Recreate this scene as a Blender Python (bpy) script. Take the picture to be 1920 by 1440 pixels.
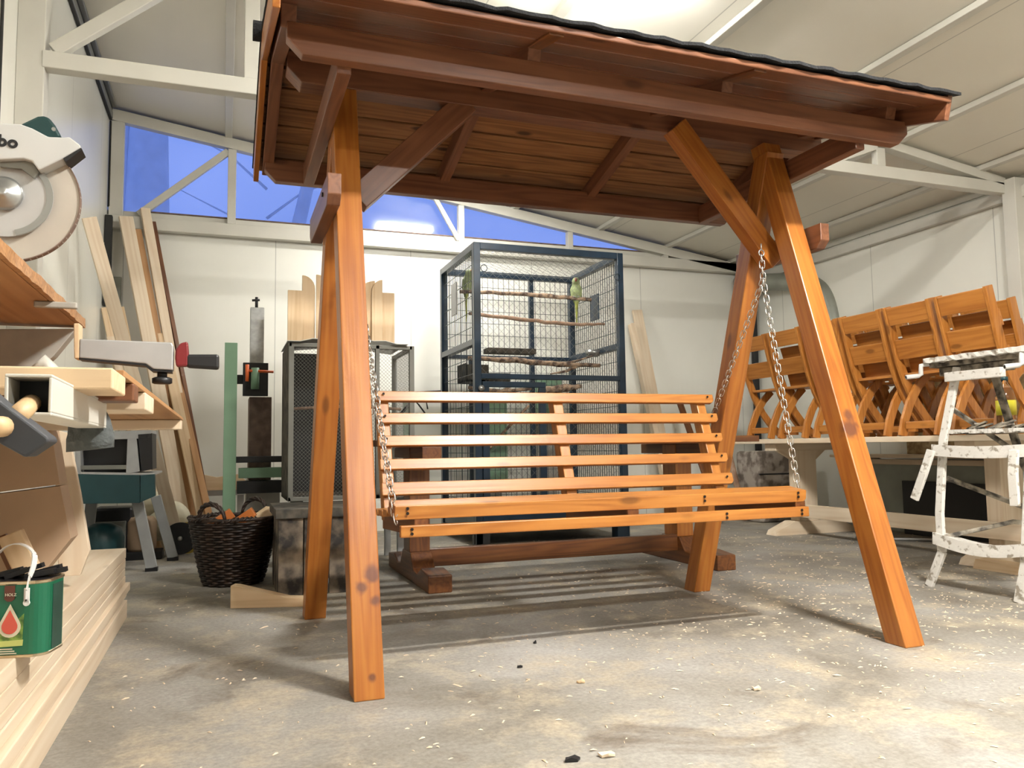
import bpy, bmesh, math, random
from mathutils import Vector, Matrix, Euler, noise
random.seed(7)
for o in list(bpy.data.objects): bpy.data.objects.remove(o)
S = bpy.context.scene
COL = S.collection
# ------------------------------------------------------------------ camera
D1 = Vector((4094, 60, 1484)).normalized()
D2 = Vector((-540, 125, 1484)); D2 = (D2 - D1 * D1.dot(D2)).normalized()
UP = D1.cross(D2)
if UP.y > 0: UP = -UP
FPX = 1484.0; CAM = Vector((0, 0, .7))
RM = Matrix((D1, D2, UP))                      # world = RM @ (right, down, forward)
cam = bpy.data.cameras.new('camera'); cam.sensor_width = 36; cam.lens = FPX / 1920 * 36
cam.clip_start = .05; cam.clip_end = 200
camo = bpy.data.objects.new('camera', cam); COL.objects.link(camo)
r = RM @ Vector((1, 0, 0)); u = RM @ Vector((0, -1, 0)); b = RM @ Vector((0, 0, -1))
camo.matrix_world = Matrix(((r.x, u.x, b.x, 0), (r.y, u.y, b.y, 0), (r.z, u.z, b.z, .7), (0, 0, 0, 1)))
S.camera = camo
# ------------------------------------------------------------------ world, exposure, lamps
S.view_settings.view_transform = 'Standard'; S.view_settings.look = 'None'
S.view_settings.gamma = 1; S.view_settings.use_curve_mapping = False
S.view_settings.exposure = 1.38
W = bpy.data.worlds.new('dusk'); S.world = W; W.use_nodes = True
nt = W.node_tree; bg = nt.nodes['Background']
tc = nt.nodes.new('ShaderNodeTexCoord'); nz = nt.nodes.new('ShaderNodeTexNoise'); nz.inputs['Scale'].default_value = 4
cr = nt.nodes.new('ShaderNodeValToRGB')
cr.color_ramp.elements[0].position = .3; cr.color_ramp.elements[0].color = (.075, .125, .32, 1)
cr.color_ramp.elements[1].position = .75; cr.color_ramp.elements[1].color = (.115, .17, .39, 1)
nt.links.new(tc.outputs['Generated'], nz.inputs['Vector']); nt.links.new(nz.outputs['Fac'], cr.inputs['Fac'])
nt.links.new(cr.outputs['Color'], bg.inputs['Color']); bg.inputs['Strength'].default_value = 1.0
LAMPS = [(1.67, 5.9, 2.93, 10), (1.67, 3.05, 2.93, 10), (1.90, .6, 2.93, 68), (1.80, -1.9, 2.93, 22)]
for (x, y, z, w) in LAMPS:
    L = bpy.data.lights.new('tube_light', 'AREA'); L.shape = 'RECTANGLE'; L.size = .5; L.size_y = .12
    L.energy = w; L.color = (1, .97, .92)
    lo = bpy.data.objects.new('tube_light', L); COL.objects.link(lo); lo.location = (x, y, z - .048)

# ------------------------------------------------------------------ pixel -> world point on a plane
def P(px, py, x=None, y=None, z=None):
    d = RM @ Vector((px - 960, py - 720, FPX))
    if x is not None: t = (x - CAM.x) / d.x
    elif y is not None: t = (y - CAM.y) / d.y
    else: t = (z - CAM.z) / d.z
    return CAM + d * t

# ------------------------------------------------------------------ materials
def newmat(name):
    m = bpy.data.materials.new(name); m.use_nodes = True
    return m, m.node_tree, m.node_tree.nodes['Principled BSDF']
def ramp(nt, stops):
    c = nt.nodes.new('ShaderNodeValToRGB')
    while len(c.color_ramp.elements) < len(stops): c.color_ramp.elements.new(.5)
    for e, (p, col) in zip(c.color_ramp.elements, stops):
        e.position = p; e.color = (*col, 1)
    return c
def wood(name, c0, c1, c2, rough=.45, scale=1.0, coat=0.0, knots=.6, spec=.4):
    dim = .80 if name.startswith(('raw', 'ply')) else .55
    c0, c1, c2 = (tuple(v * dim for v in c) for c in (c0, c1, c2))
    m, nt, bs = newmat(name); N = nt.nodes; K = nt.links
    tc = N.new('ShaderNodeTexCoord'); oi = N.new('ShaderNodeObjectInfo')
    mul = N.new('ShaderNodeVectorMath'); mul.operation = 'SCALE'; mul.inputs['Scale'].default_value = 37
    cb = N.new('ShaderNodeCombineXYZ')
    K.new(oi.outputs['Random'], cb.inputs['X']); K.new(oi.outputs['Random'], cb.inputs['Y']); K.new(oi.outputs['Random'], cb.inputs['Z'])
    K.new(cb.outputs[0], mul.inputs[0])
    add = N.new('ShaderNodeVectorMath'); K.new(tc.outputs['Object'], add.inputs[0]); K.new(mul.outputs[0], add.inputs[1])
    mp = N.new('ShaderNodeMapping'); mp.inputs['Scale'].default_value = (.7 * scale, 9 * scale, 9 * scale); K.new(add.outputs[0], mp.inputs['Vector'])
    n1 = N.new('ShaderNodeTexNoise'); n1.inputs['Scale'].default_value = 1.6; n1.inputs['Detail'].default_value = 1.5; K.new(mp.outputs[0], n1.inputs['Vector'])
    ma = N.new('ShaderNodeMath'); ma.operation = 'MULTIPLY'; ma.inputs[1].default_value = 42; K.new(n1.outputs['Fac'], ma.inputs[0])
    sn = N.new('ShaderNodeMath'); sn.operation = 'SINE'; K.new(ma.outputs[0], sn.inputs[0])
    mr = N.new('ShaderNodeMapRange'); mr.inputs['From Min'].default_value = -1; K.new(sn.outputs[0], mr.inputs['Value'])
    mp2 = N.new('ShaderNodeMapping'); mp2.inputs['Scale'].default_value = (2 * scale, 90 * scale, 90 * scale); K.new(add.outputs[0], mp2.inputs['Vector'])
    n2 = N.new('ShaderNodeTexNoise'); n2.inputs['Scale'].default_value = 1; n2.inputs['Detail'].default_value = 3; K.new(mp2.outputs[0], n2.inputs['Vector'])
    n3 = N.new('ShaderNodeTexNoise'); n3.inputs['Scale'].default_value = 3.2; n3.inputs['Detail'].default_value = 2; K.new(add.outputs[0], n3.inputs['Vector'])
    a1 = N.new('ShaderNodeMath'); a1.operation = 'MULTIPLY'; a1.inputs[1].default_value = .24; K.new(mr.outputs[0], a1.inputs[0])
    a2 = N.new('ShaderNodeMath'); a2.operation = 'MULTIPLY_ADD'; a2.inputs[1].default_value = .45; K.new(n2.outputs['Fac'], a2.inputs[0]); K.new(a1.outputs[0], a2.inputs[2])
    a3 = N.new('ShaderNodeMath'); a3.operation = 'MULTIPLY_ADD'; a3.inputs[1].default_value = .35; K.new(n3.outputs['Fac'], a3.inputs[0]); K.new(a2.outputs[0], a3.inputs[2])
    c = ramp(nt, [(.22, c2), (.52, c1), (.86, c0)]); K.new(a3.outputs[0], c.inputs['Fac'])
    # knots
    mp3 = N.new('ShaderNodeMapping'); mp3.inputs['Scale'].default_value = (2.6 * scale, 7 * scale, 7 * scale); K.new(add.outputs[0], mp3.inputs['Vector'])
    vo = N.new('ShaderNodeTexVoronoi'); vo.inputs['Scale'].default_value = 1; vo.feature = 'F1'; K.new(mp3.outputs[0], vo.inputs['Vector'])
    kr = N.new('ShaderNodeMapRange'); kr.inputs['From Min'].default_value = .07; kr.inputs['From Max'].default_value = .13
    kr.inputs['To Min'].default_value = knots; kr.inputs['To Max'].default_value = 0; K.new(vo.outputs['Distance'], kr.inputs['Value'])
    mx = N.new('ShaderNodeMix'); mx.data_type = 'RGBA'; K.new(kr.outputs[0], mx.inputs['Factor']); K.new(c.outputs['Color'], mx.inputs['A'])
    mx.inputs['B'].default_value = (*(v * .3 for v in c2), 1)
    K.new(mx.outputs['Result'], bs.inputs['Base Color'])
    bs.inputs['Roughness'].default_value = rough; bs.inputs['Specular IOR Level'].default_value = spec
    bs.inputs['Coat Weight'].default_value = coat; bs.inputs['Coat Roughness'].default_value = .25
    bp = N.new('ShaderNodeBump'); bp.inputs['Strength'].default_value = .12; bp.inputs['Distance'].default_value = .004
    K.new(n2.outputs['Fac'], bp.inputs['Height']); K.new(bp.outputs[0], bs.inputs['Normal'])
    return m
def plain(name, col, rough=.5, metal=0, var=.12, scale=6, col2=None, bump=0, trans=0, thr=(.35, .7), spec=.5, detail=6):
    col = tuple(v * .8 for v in col); col2 = tuple(v * .8 for v in col2) if col2 else None
    m, nt, bs = newmat(name); N = nt.nodes; K = nt.links
    tc = N.new('ShaderNodeTexCoord'); n = N.new('ShaderNodeTexNoise'); n.inputs['Scale'].default_value = scale; n.inputs['Detail'].default_value = detail
    K.new(tc.outputs['Object'], n.inputs['Vector'])
    if col2 is None: col2 = tuple(v * (1 - var) for v in col)
    c = ramp(nt, [(thr[0], col2), (thr[1], col)]); K.new(n.outputs['Fac'], c.inputs['Fac']); K.new(c.outputs['Color'], bs.inputs['Base Color'])
    bs.inputs['Roughness'].default_value = rough; bs.inputs['Metallic'].default_value = metal; bs.inputs['Transmission Weight'].default_value = trans
    bs.inputs['Specular IOR Level'].default_value = spec
    if bump:
        b = N.new('ShaderNodeBump'); b.inputs['Strength'].default_value = bump; b.inputs['Distance'].default_value = .01
        K.new(n.outputs['Fac'], b.inputs['Height']); K.new(b.outputs[0], bs.inputs['Normal'])
    return m
M = {}
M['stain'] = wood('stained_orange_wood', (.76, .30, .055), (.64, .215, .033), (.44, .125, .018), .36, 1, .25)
def smudge(name, centres):
    m = M['stain'].copy(); m.name = name; nt = m.node_tree; N = nt.nodes; K = nt.links; bs = N['Principled BSDF']
    src = bs.inputs['Base Color'].links[0].from_socket; tc = N.new('ShaderNodeTexCoord'); nz = N.new('ShaderNodeTexNoise'); nz.inputs['Scale'].default_value = 18
    K.new(tc.outputs['Object'], nz.inputs['Vector'])
    for c, rad in centres:
        vd = N.new('ShaderNodeVectorMath'); vd.operation = 'DISTANCE'; K.new(tc.outputs['Object'], vd.inputs[0]); vd.inputs[1].default_value = c
        ad = N.new('ShaderNodeMath'); ad.operation = 'MULTIPLY_ADD'; ad.inputs[1].default_value = rad * 1.6; K.new(nz.outputs['Fac'], ad.inputs[0]); K.new(vd.outputs['Value'], ad.inputs[2])
        mr = N.new('ShaderNodeMapRange'); mr.inputs['From Min'].default_value = rad * 1.25; mr.inputs['From Max'].default_value = rad * 1.8; mr.inputs['To Min'].default_value = .75; mr.inputs['To Max'].default_value = 0
        K.new(ad.outputs[0], mr.inputs['Value']); mx = N.new('ShaderNodeMix'); mx.data_type = 'RGBA'; K.new(mr.outputs[0], mx.inputs['Factor']); K.new(src, mx.inputs['A']); mx.inputs['B'].default_value = (.07, .022, .022, 1); src = mx.outputs['Result']
    K.new(src, bs.inputs['Base Color']); return m
M['gold'] = wood('stained_golden_wood', (.86, .375, .085), (.74, .285, .055), (.52, .175, .03), .36, 1, .22)
M['stain_red_shaded'] = wood('stained_red_brown_shaded_wood', (.40, .165, .08), (.31, .12, .055), (.18, .062, .03), .40, 1, .25)  # red-brown stain, darkened so the roof timbers' shade is in the colour
M['stain_dark'] = wood('stained_dark_brown_wood', (.36, .14, .035), (.25, .085, .022), (.12, .035, .012), .42, 1, .2)
M['cladding'] = wood('roof_board_wood', (.56, .27, .105), (.42, .185, .068), (.22, .085, .03), .5, 1, .1, .95)
M['pale'] = wood('raw_pine', (.90, .70, .46), (.84, .62, .39), (.70, .47, .26), .6, .8, 0, .5)
M['pale2'] = wood('raw_spruce_board', (.95, .81, .63), (.89, .73, .54), (.79, .60, .41), .6, .6, 0, .4)
M['ply'] = wood('plywood', (.62, .36, .17), (.54, .29, .125), (.40, .20, .08), .6, .6, 0, .3)
M['mdf'] = plain('mdf_board', (.62, .43, .28), .7, var=.14, scale=5)
M['oldwood'] = plain('weathered_dark_wood', (.17, .145, .11), .85, scale=14, col2=(.03, .03, .027), bump=.5)
M['crate'] = plain('stained_old_plank', (.36, .28, .20), .8, scale=9, col2=(.03, .025, .022), bump=.3, thr=(.42, .68))
M['white_steel'] = plain('white_painted_steel', (.80, .78, .70), .35, var=.08, scale=3)
M['blue_steel'] = plain('dark_blue_painted_steel', (.011, .034, .066), .32, var=.35, scale=12)
M['wire'] = plain('dark_wire', (.02, .035, .05), .4, metal=.3)
M['galv'] = plain('galvanised_steel', (.55, .56, .55), .35, metal=.8, var=.25, scale=30)
M['greywire'] = plain('old_grey_wire', (.27, .27, .24), .5, metal=.3)
M['chain'] = plain('zinc_chain', (.80, .77, .72), .22, metal=.95, var=.1, scale=60)
M['black'] = plain('black_plastic', (.012, .012, .014), .45)
M['blackgloss'] = plain('black_disc', (.006, .006, .007), .6)
M['shingle'] = plain('black_bitumen_shingle', (.010, .011, .014), .9, scale=160, bump=.6, var=.6)
M['bark'] = plain('branch_bark', (.52, .36, .24), .8, scale=24, col2=(.10, .06, .045), bump=.6, thr=(.4, .62))
M['bark_pale'] = plain('peeled_branch', (.66, .45, .32), .7, scale=18, col2=(.40, .24, .16), bump=.4)
M['grey_alu'] = plain('cast_aluminium', (.62, .62, .62), .38, metal=.35, var=.12, scale=12)
M['dusty_alu'] = plain('dusty_aluminium', (.60, .57, .51), .6, metal=.2, scale=9, var=.25)
M['blade'] = plain('dusty_clear_blade_guard', (.58, .53, .46), .5, metal=0, scale=7, var=.13)
M['sawgrey'] = plain('light_grey_saw_housing', (.62, .63, .62), .42, var=.06, scale=5)
M['teal'] = plain('dark_teal_paint', (.008, .055, .055), .4, var=.3)
M['teal2'] = plain('blue_teal_paint', (.018, .075, .085), .4, var=.25)
M['green'] = plain('sage_green_paint', (.26, .44, .29), .45, var=.1)
M['red'] = plain('dark_red_plastic', (.24, .018, .022), .4)
M['orange'] = plain('orange_plastic', (.9, .16, .03), .45)
M['orange_wood'] = plain('orange_offcut', (.70, .20, .03), .5)
M['wicker'] = plain('dark_wicker', (.055, .028, .016), .5, scale=20, col2=(.012, .007, .005))
M['grey_paint'] = plain('grey_painted_leg', (.46, .47, .47), .4, var=.15, scale=12)
M['rust'] = plain('rusty_brown_steel', (.26, .17, .13), .7, scale=20, var=.5)
M['glove'] = plain('grey_felt', (.13, .145, .145), .95, scale=50, bump=.8, var=.4)
M['rubber'] = plain('black_rubber_mallet', (.055, .06, .07), .6, var=.3)
M['handle'] = plain('wooden_handle', (.70, .47, .25), .5, scale=10)
M['bag'] = plain('cream_dust_bag', (.86, .80, .60), .6, scale=5, var=.2, bump=.2)
M['yellow'] = plain('yellow_disc', (.62, .43, .05), .4)
M['parrot'] = plain('green_feathers', (.46, .56, .26), .6, scale=40, var=.35, bump=.3)
M['parrot_tail'] = plain('yellow_green_feathers', (.42, .46, .08), .6, scale=40, var=.35)
M['beak'] = plain('red_beak', (.35, .03, .02), .4)
M['osb'] = plain('strand_board', (.72, .56, .30), .75, scale=26, col2=(.36, .24, .11), detail=8)
M['sack'] = plain('paper_wrapped_bale', (.52, .46, .40), .9, scale=9, col2=(.22, .18, .15), bump=.4, thr=(.40, .52))
M['ladder'] = plain('paint_spattered_white', (.86, .83, .77), .55, scale=30, col2=(.40, .35, .28), bump=.4, thr=(.36, .44), detail=9)
M['ladder_dirty'] = plain('grimy_grey_brown', (.42, .37, .29), .7, scale=22, col2=(.055, .045, .035), bump=.5, thr=(.38, .6))
M['duct'] = plain('grey_ventilation_duct', (.42, .44, .38), .4, metal=.3, var=.2)
M['slabedge'] = wood('rough_sawn_orange_edge', (.85, .50, .24), (.72, .37, .15), (.36, .16, .06), .6, 2, 0, .8)
M['darkgap'] = plain('dark_rubber_seal', (.03, .03, .028), .8)
M['strip'] = plain('grey_sheet_metal_strip', (.36, .37, .35), .45, metal=.4, scale=8)
M['white_plastic'] = plain('white_plastic', (.86, .85, .82), .35, var=.04)
M['cangreen'] = plain('green_printed_tin', (.008, .15, .075), .3, var=.1, scale=2)
M['candark'] = plain('dark_tin_stripes', (.045, .12, .09), .35, var=.5, scale=6)
M['tinedge'] = plain('tin_rim', (.75, .62, .42), .25, metal=.9)
M['brownlabel'] = plain('brown_label', (.13, .035, .02), .4)
M['redlabel'] = plain('red_label', (.75, .12, .08), .4)
M['paledrop'] = plain('cream_label', (.80, .74, .55), .4)
M['lime'] = plain('lime_label', (.62, .68, .20), .4)
M['leaf'] = plain('leaf_print', (.30, .46, .08), .4, scale=60, col2=(.03, .10, .02))
M['screw'] = plain('dark_screw_head', (.03, .02, .015), .4, metal=.5)
M['tree'] = plain('dusk_haze_bark', (.85, .9, 1), .9)  # pale blue trunk colour with the dusk haze painted in
M['water'] = plain('bottle_label', (.8, .72, .05), .4)
def glassmat(name, col, rough, ior=1.45, alpha=1.0):
    m, nt, bs = newmat(name)
    bs.inputs['Base Color'].default_value = (*col, 1); bs.inputs['Roughness'].default_value = rough
    bs.inputs['Transmission Weight'].default_value = 1; bs.inputs['IOR'].default_value = ior
    return m
M['pet'] = glassmat('clear_plastic', (.93, .97, .95), .08, 1.3)
# the window sheet: thin clear polycarbonate, straight-through with a soft sheen
m, nt, bs = newmat('polycarbonate_sheet'); N = nt.nodes
tr = N.new('ShaderNodeBsdfTransparent'); gl = N.new('ShaderNodeBsdfGlossy'); gl.inputs['Roughness'].default_value = .12
tr.inputs['Color'].default_value = (.94, .95, 1, 1)
mxs = N.new('ShaderNodeMixShader'); fr = N.new('ShaderNodeFresnel'); fr.inputs['IOR'].default_value = 1.5
nt.links.new(fr.outputs[0], mxs.inputs[0]); nt.links.new(tr.outputs[0], mxs.inputs[1]); nt.links.new(gl.outputs[0], mxs.inputs[2])
nt.links.new(mxs.outputs[0], N['Material Output'].inputs['Surface'])
M['pane'] = m
m, nt, bs = newmat('lamp_tube'); bs.inputs['Emission Color'].default_value = (1, .97, .9, 1); bs.inputs['Emission Strength'].default_value = 190
M['tube'] = m; M['tube_dim'] = m.copy(); M['tube_dim'].name = 'lamp_tube_weak'; M['tube_dim'].node_tree.nodes['Principled BSDF'].inputs['Emission Strength'].default_value = 55
def panel_mat(name, col, axis, seam=1.15, rib=.0, rough=.28, offs=0.0):
    """insulated sheet-metal panels: joint every `seam` metres, faint micro ribs"""
    m, nt, bs = newmat(name); N = nt.nodes; K = nt.links
    tc = N.new('ShaderNodeTexCoord'); sp = N.new('ShaderNodeSeparateXYZ'); K.new(tc.outputs['Object'], sp.inputs[0])
    ad = N.new('ShaderNodeMath'); ad.operation = 'ADD'; ad.inputs[1].default_value = 50 + offs; K.new(sp.outputs[axis], ad.inputs[0])
    md = N.new('ShaderNodeMath'); md.operation = 'MODULO'; md.inputs[1].default_value = seam; K.new(ad.outputs[0], md.inputs[0])
    lt = N.new('ShaderNodeMath'); lt.operation = 'LESS_THAN'; lt.inputs[1].default_value = .007; K.new(md.outputs[0], lt.inputs[0])
    ns = N.new('ShaderNodeTexNoise'); ns.inputs['Scale'].default_value = 1.3; ns.inputs['Detail'].default_value = 5; K.new(tc.outputs['Object'], ns.inputs['Vector'])
    c = ramp(nt, [(.3, tuple(v * .93 for v in col)), (.7, col)]); K.new(ns.outputs['Fac'], c.inputs['Fac'])
    mx = N.new('ShaderNodeMix'); mx.data_type = 'RGBA'; K.new(lt.outputs[0], mx.inputs['Factor']); K.new(c.outputs['Color'], mx.inputs['A'])
    mx.inputs['B'].default_value = (*(v * .62 for v in col), 1); K.new(mx.outputs['Result'], bs.inputs['Base Color'])
    bs.inputs['Roughness'].default_value = rough; bs.inputs['Specular IOR Level'].default_value = .35
    m2 = N.new('ShaderNodeMath'); m2.operation = 'MODULO'; m2.inputs[1].default_value = .06; K.new(ad.outputs[0], m2.inputs[0])
    m3 = N.new('ShaderNodeMath'); m3.operation = 'PINGPONG'; m3.inputs[1].default_value = .03; K.new(ad.outputs[0], m3.inputs[0])
    s3 = N.new('ShaderNodeMath'); s3.operation = 'MULTIPLY'; s3.inputs[1].default_value = 30; K.new(m3.outputs[0], s3.inputs[0])
    bp = N.new('ShaderNodeBump'); bp.inputs['Strength'].default_value = .05; bp.inputs['Distance'].default_value = .004
    K.new(s3.outputs[0], bp.inputs['Height']); K.new(bp.outputs[0], bs.inputs['Normal'])
    return m
M['wall_x'] = panel_mat('panel_wall_back', (.84, .835, .77), 'X', 1.15, rough=.30, offs=.22)
M['wall_y'] = panel_mat('panel_wall_side', (.83, .825, .755), 'Y', 1.15, rough=.30)
M['ceil'] = panel_mat('panel_ceiling', (.84, .81, .72), 'X', 1.1, rough=.5, offs=.4)
# concrete
m, nt, bs = newmat('dusty_concrete'); N = nt.nodes; K = nt.links
tc = N.new('ShaderNodeTexCoord')
def nzn(sc, det=6, ro=.6, di=0):
    n = N.new('ShaderNodeTexNoise'); n.inputs['Scale'].default_value = sc; n.inputs['Detail'].default_value = det
    n.inputs['Roughness'].default_value = ro; n.inputs['Distortion'].default_value = di; K.new(tc.outputs['Object'], n.inputs['Vector']); return n
a = nzn(1.3, 6, .6, .6); c = ramp(nt, [(.3, (.175, .155, .125)), (.5, (.28, .262, .23)), (.72, (.39, .378, .355))]); K.new(a.outputs['Fac'], c.inputs['Fac'])
b2 = nzn(3.3, 10, .72, .3); r2 = ramp(nt, [(.49, (0, 0, 0)), (.66, (1, 1, 1))]); K.new(b2.outputs['Fac'], r2.inputs['Fac'])
mx = N.new('ShaderNodeMix'); mx.data_type = 'RGBA'; K.new(r2.outputs['Color'], mx.inputs['Factor']); K.new(c.outputs['Color'], mx.inputs['A']); mx.inputs['B'].default_value = (.44, .38, .285, 1)
b3 = nzn(2.1, 8, .65, .8); r3 = ramp(nt, [(.30, (.9, .9, .9)), (.42, (0, 0, 0))]); K.new(b3.outputs['Fac'], r3.inputs['Fac'])
mx3 = N.new('ShaderNodeMix'); mx3.data_type = 'RGBA'; K.new(r3.outputs['Color'], mx3.inputs['Factor']); K.new(mx.outputs['Result'], mx3.inputs['A']); mx3.inputs['B'].default_value = (.16, .13, .10, 1)
b4 = nzn(70, 3, .7); r4 = ramp(nt, [(.35, (.80, .80, .80)), (.65, (1.1, 1.1, 1.1))]); K.new(b4.outputs['Fac'], r4.inputs['Fac'])
mm = N.new('ShaderNodeMix'); mm.data_type = 'RGBA'; mm.blend_type = 'MULTIPLY'; mm.inputs['Factor'].default_value = 1; K.new(mx3.outputs['Result'], mm.inputs['A']); K.new(r4.outputs['Color'], mm.inputs['B'])
K.new(mm.outputs['Result'], bs.inputs['Base Color']); bs.inputs['Roughness'].default_value = .62; bs.inputs['Specular IOR Level'].default_value = .35
bp = N.new('ShaderNodeBump'); bp.inputs['Strength'].default_value = .35; bp.inputs['Distance'].default_value = .006; K.new(b2.outputs['Fac'], bp.inputs['Height']); K.new(bp.outputs[0], bs.inputs['Normal'])
M['concrete'] = m

# ------------------------------------------------------------------ object helpers
WM = {}
def tag(o, label=None, cat=None, group=None, kind=None):
    if label: o['label'] = label
    if cat: o['category'] = cat
    if group: o['group'] = group
    if kind: o['kind'] = kind
    return o
def link(name, data, mat, parent=None, mw=None, bev=0, smooth=False):
    o = bpy.data.objects.new(name, data); COL.objects.link(o)
    mw = mw or Matrix.Identity(4)
    if mat is not None: data.materials.append(mat)
    if parent is not None:
        o.parent = parent; o.matrix_parent_inverse = WM[parent].inverted()
    o.matrix_basis = mw; WM[o] = mw
    if smooth and hasattr(data, 'polygons'):
        for p in data.polygons: p.use_smooth = True
    if bev:
        md = o.modifiers.new('bevel', 'BEVEL'); md.width = bev; md.segments = 2; md.limit_method = 'ANGLE'
    return o
def thing(name, loc, label, cat, group=None):
    o = bpy.data.objects.new(name, None); COL.objects.link(o); o.location = loc; o.empty_display_size = .1
    WM[o] = Matrix.Translation(Vector(loc)); return tag(o, label, cat, group)
def frame_from(p0, d, up):
    X = Vector(d).normalized(); Z = Vector(up) - X * X.dot(Vector(up))
    if Z.length < 1e-4: Z = Vector((0, 1, 0)) - X * X.y
    Z.normalize(); Y = Z.cross(X)
    m = Matrix((X, Y, Z)).transposed().to_4x4(); m.translation = Vector(p0); return m
def mesh_from(name, vs, fs):
    me = bpy.data.meshes.new(name); me.from_pydata([tuple(v) for v in vs], [], fs); me.update()
    bm = bmesh.new(); bm.from_mesh(me); bmesh.ops.recalc_face_normals(bm, faces=bm.faces); bm.to_mesh(me); bm.free()
    return me
def beam(name, p0, p1, w, h, mat, parent=None, up=(0, 0, 1), cut=(0, 0), bev=.003, kink=0):
    """timber from p0 to p1 (centre line); w across, h along `up`; cut = lower corner chamfers at each end"""
    p0 = Vector(p0); p1 = Vector(p1); L = (p1 - p0).length
    mw = frame_from(p0, p1 - p0, up)
    c0, c1 = cut; H = h / 2
    prof = [(c0, -H)] if c0 else [(0, -H)]
    prof = ([(0, -H + c0), (c0, -H)] if c0 else [(0, -H)]) + ([(L - c1, -H), (L, -H + c1)] if c1 else [(L, -H)]) + [(L, H), (0, H)]
    n = len(prof)
    vs = [(x, -w / 2, z) for x, z in prof] + [(x, w / 2, z) for x, z in prof]
    fs = [tuple(range(n)), tuple(range(2 * n - 1, n - 1, -1))] + [(i, (i + 1) % n, n + (i + 1) % n, n + i) for i in range(n)]
    return link(name, mesh_from(name, vs, fs), mat, parent, mw, bev)
def box(name, lo, hi, mat, parent=None, bev=.003):
    """axis aligned box; its mesh X runs along the longest side"""
    lo = Vector(lo); hi = Vector(hi); c = (lo + hi) / 2; s = hi - lo
    k = max(range(3), key=lambda i: s[i]); ax = Vector((0, 0, 0)); ax[k] = 1
    p0 = c.copy(); p0[k] = lo[k]; p1 = c.copy(); p1[k] = hi[k]
    up = (0, 0, 1) if k != 2 else (1, 0, 0)
    if k == 0: w, h = s.y, s.z
    elif k == 1: w, h = s.x, s.z
    else: w, h = s.y, s.x
    return beam(name, p0, p1, w, h, mat, parent, up, bev=bev)
def prism(name, pts, vec, mat, parent=None, grain=None, bev=.002):
    pts = [Vector(p) for p in pts]; vec = Vector(vec)
    if grain is None:
        k = max(range(len(pts)), key=lambda i: (pts[(i + 1) % len(pts)] - pts[i]).length); grain = pts[(k + 1) % len(pts)] - pts[k]
    mw = frame_from(pts[0], grain, vec if Vector(grain).normalized().dot(vec.normalized()) < .95 else (0, 0, 1)); inv = mw.inverted()
    q = [inv @ p for p in pts] + [inv @ (p + vec) for p in pts]; n = len(pts)
    fs = [tuple(range(n)), tuple(range(2 * n - 1, n - 1, -1))] + [(i, (i + 1) % n, n + (i + 1) % n, n + i) for i in range(n)]
    return link(name, mesh_from(name, q, fs), mat, parent, mw, bev)
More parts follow.
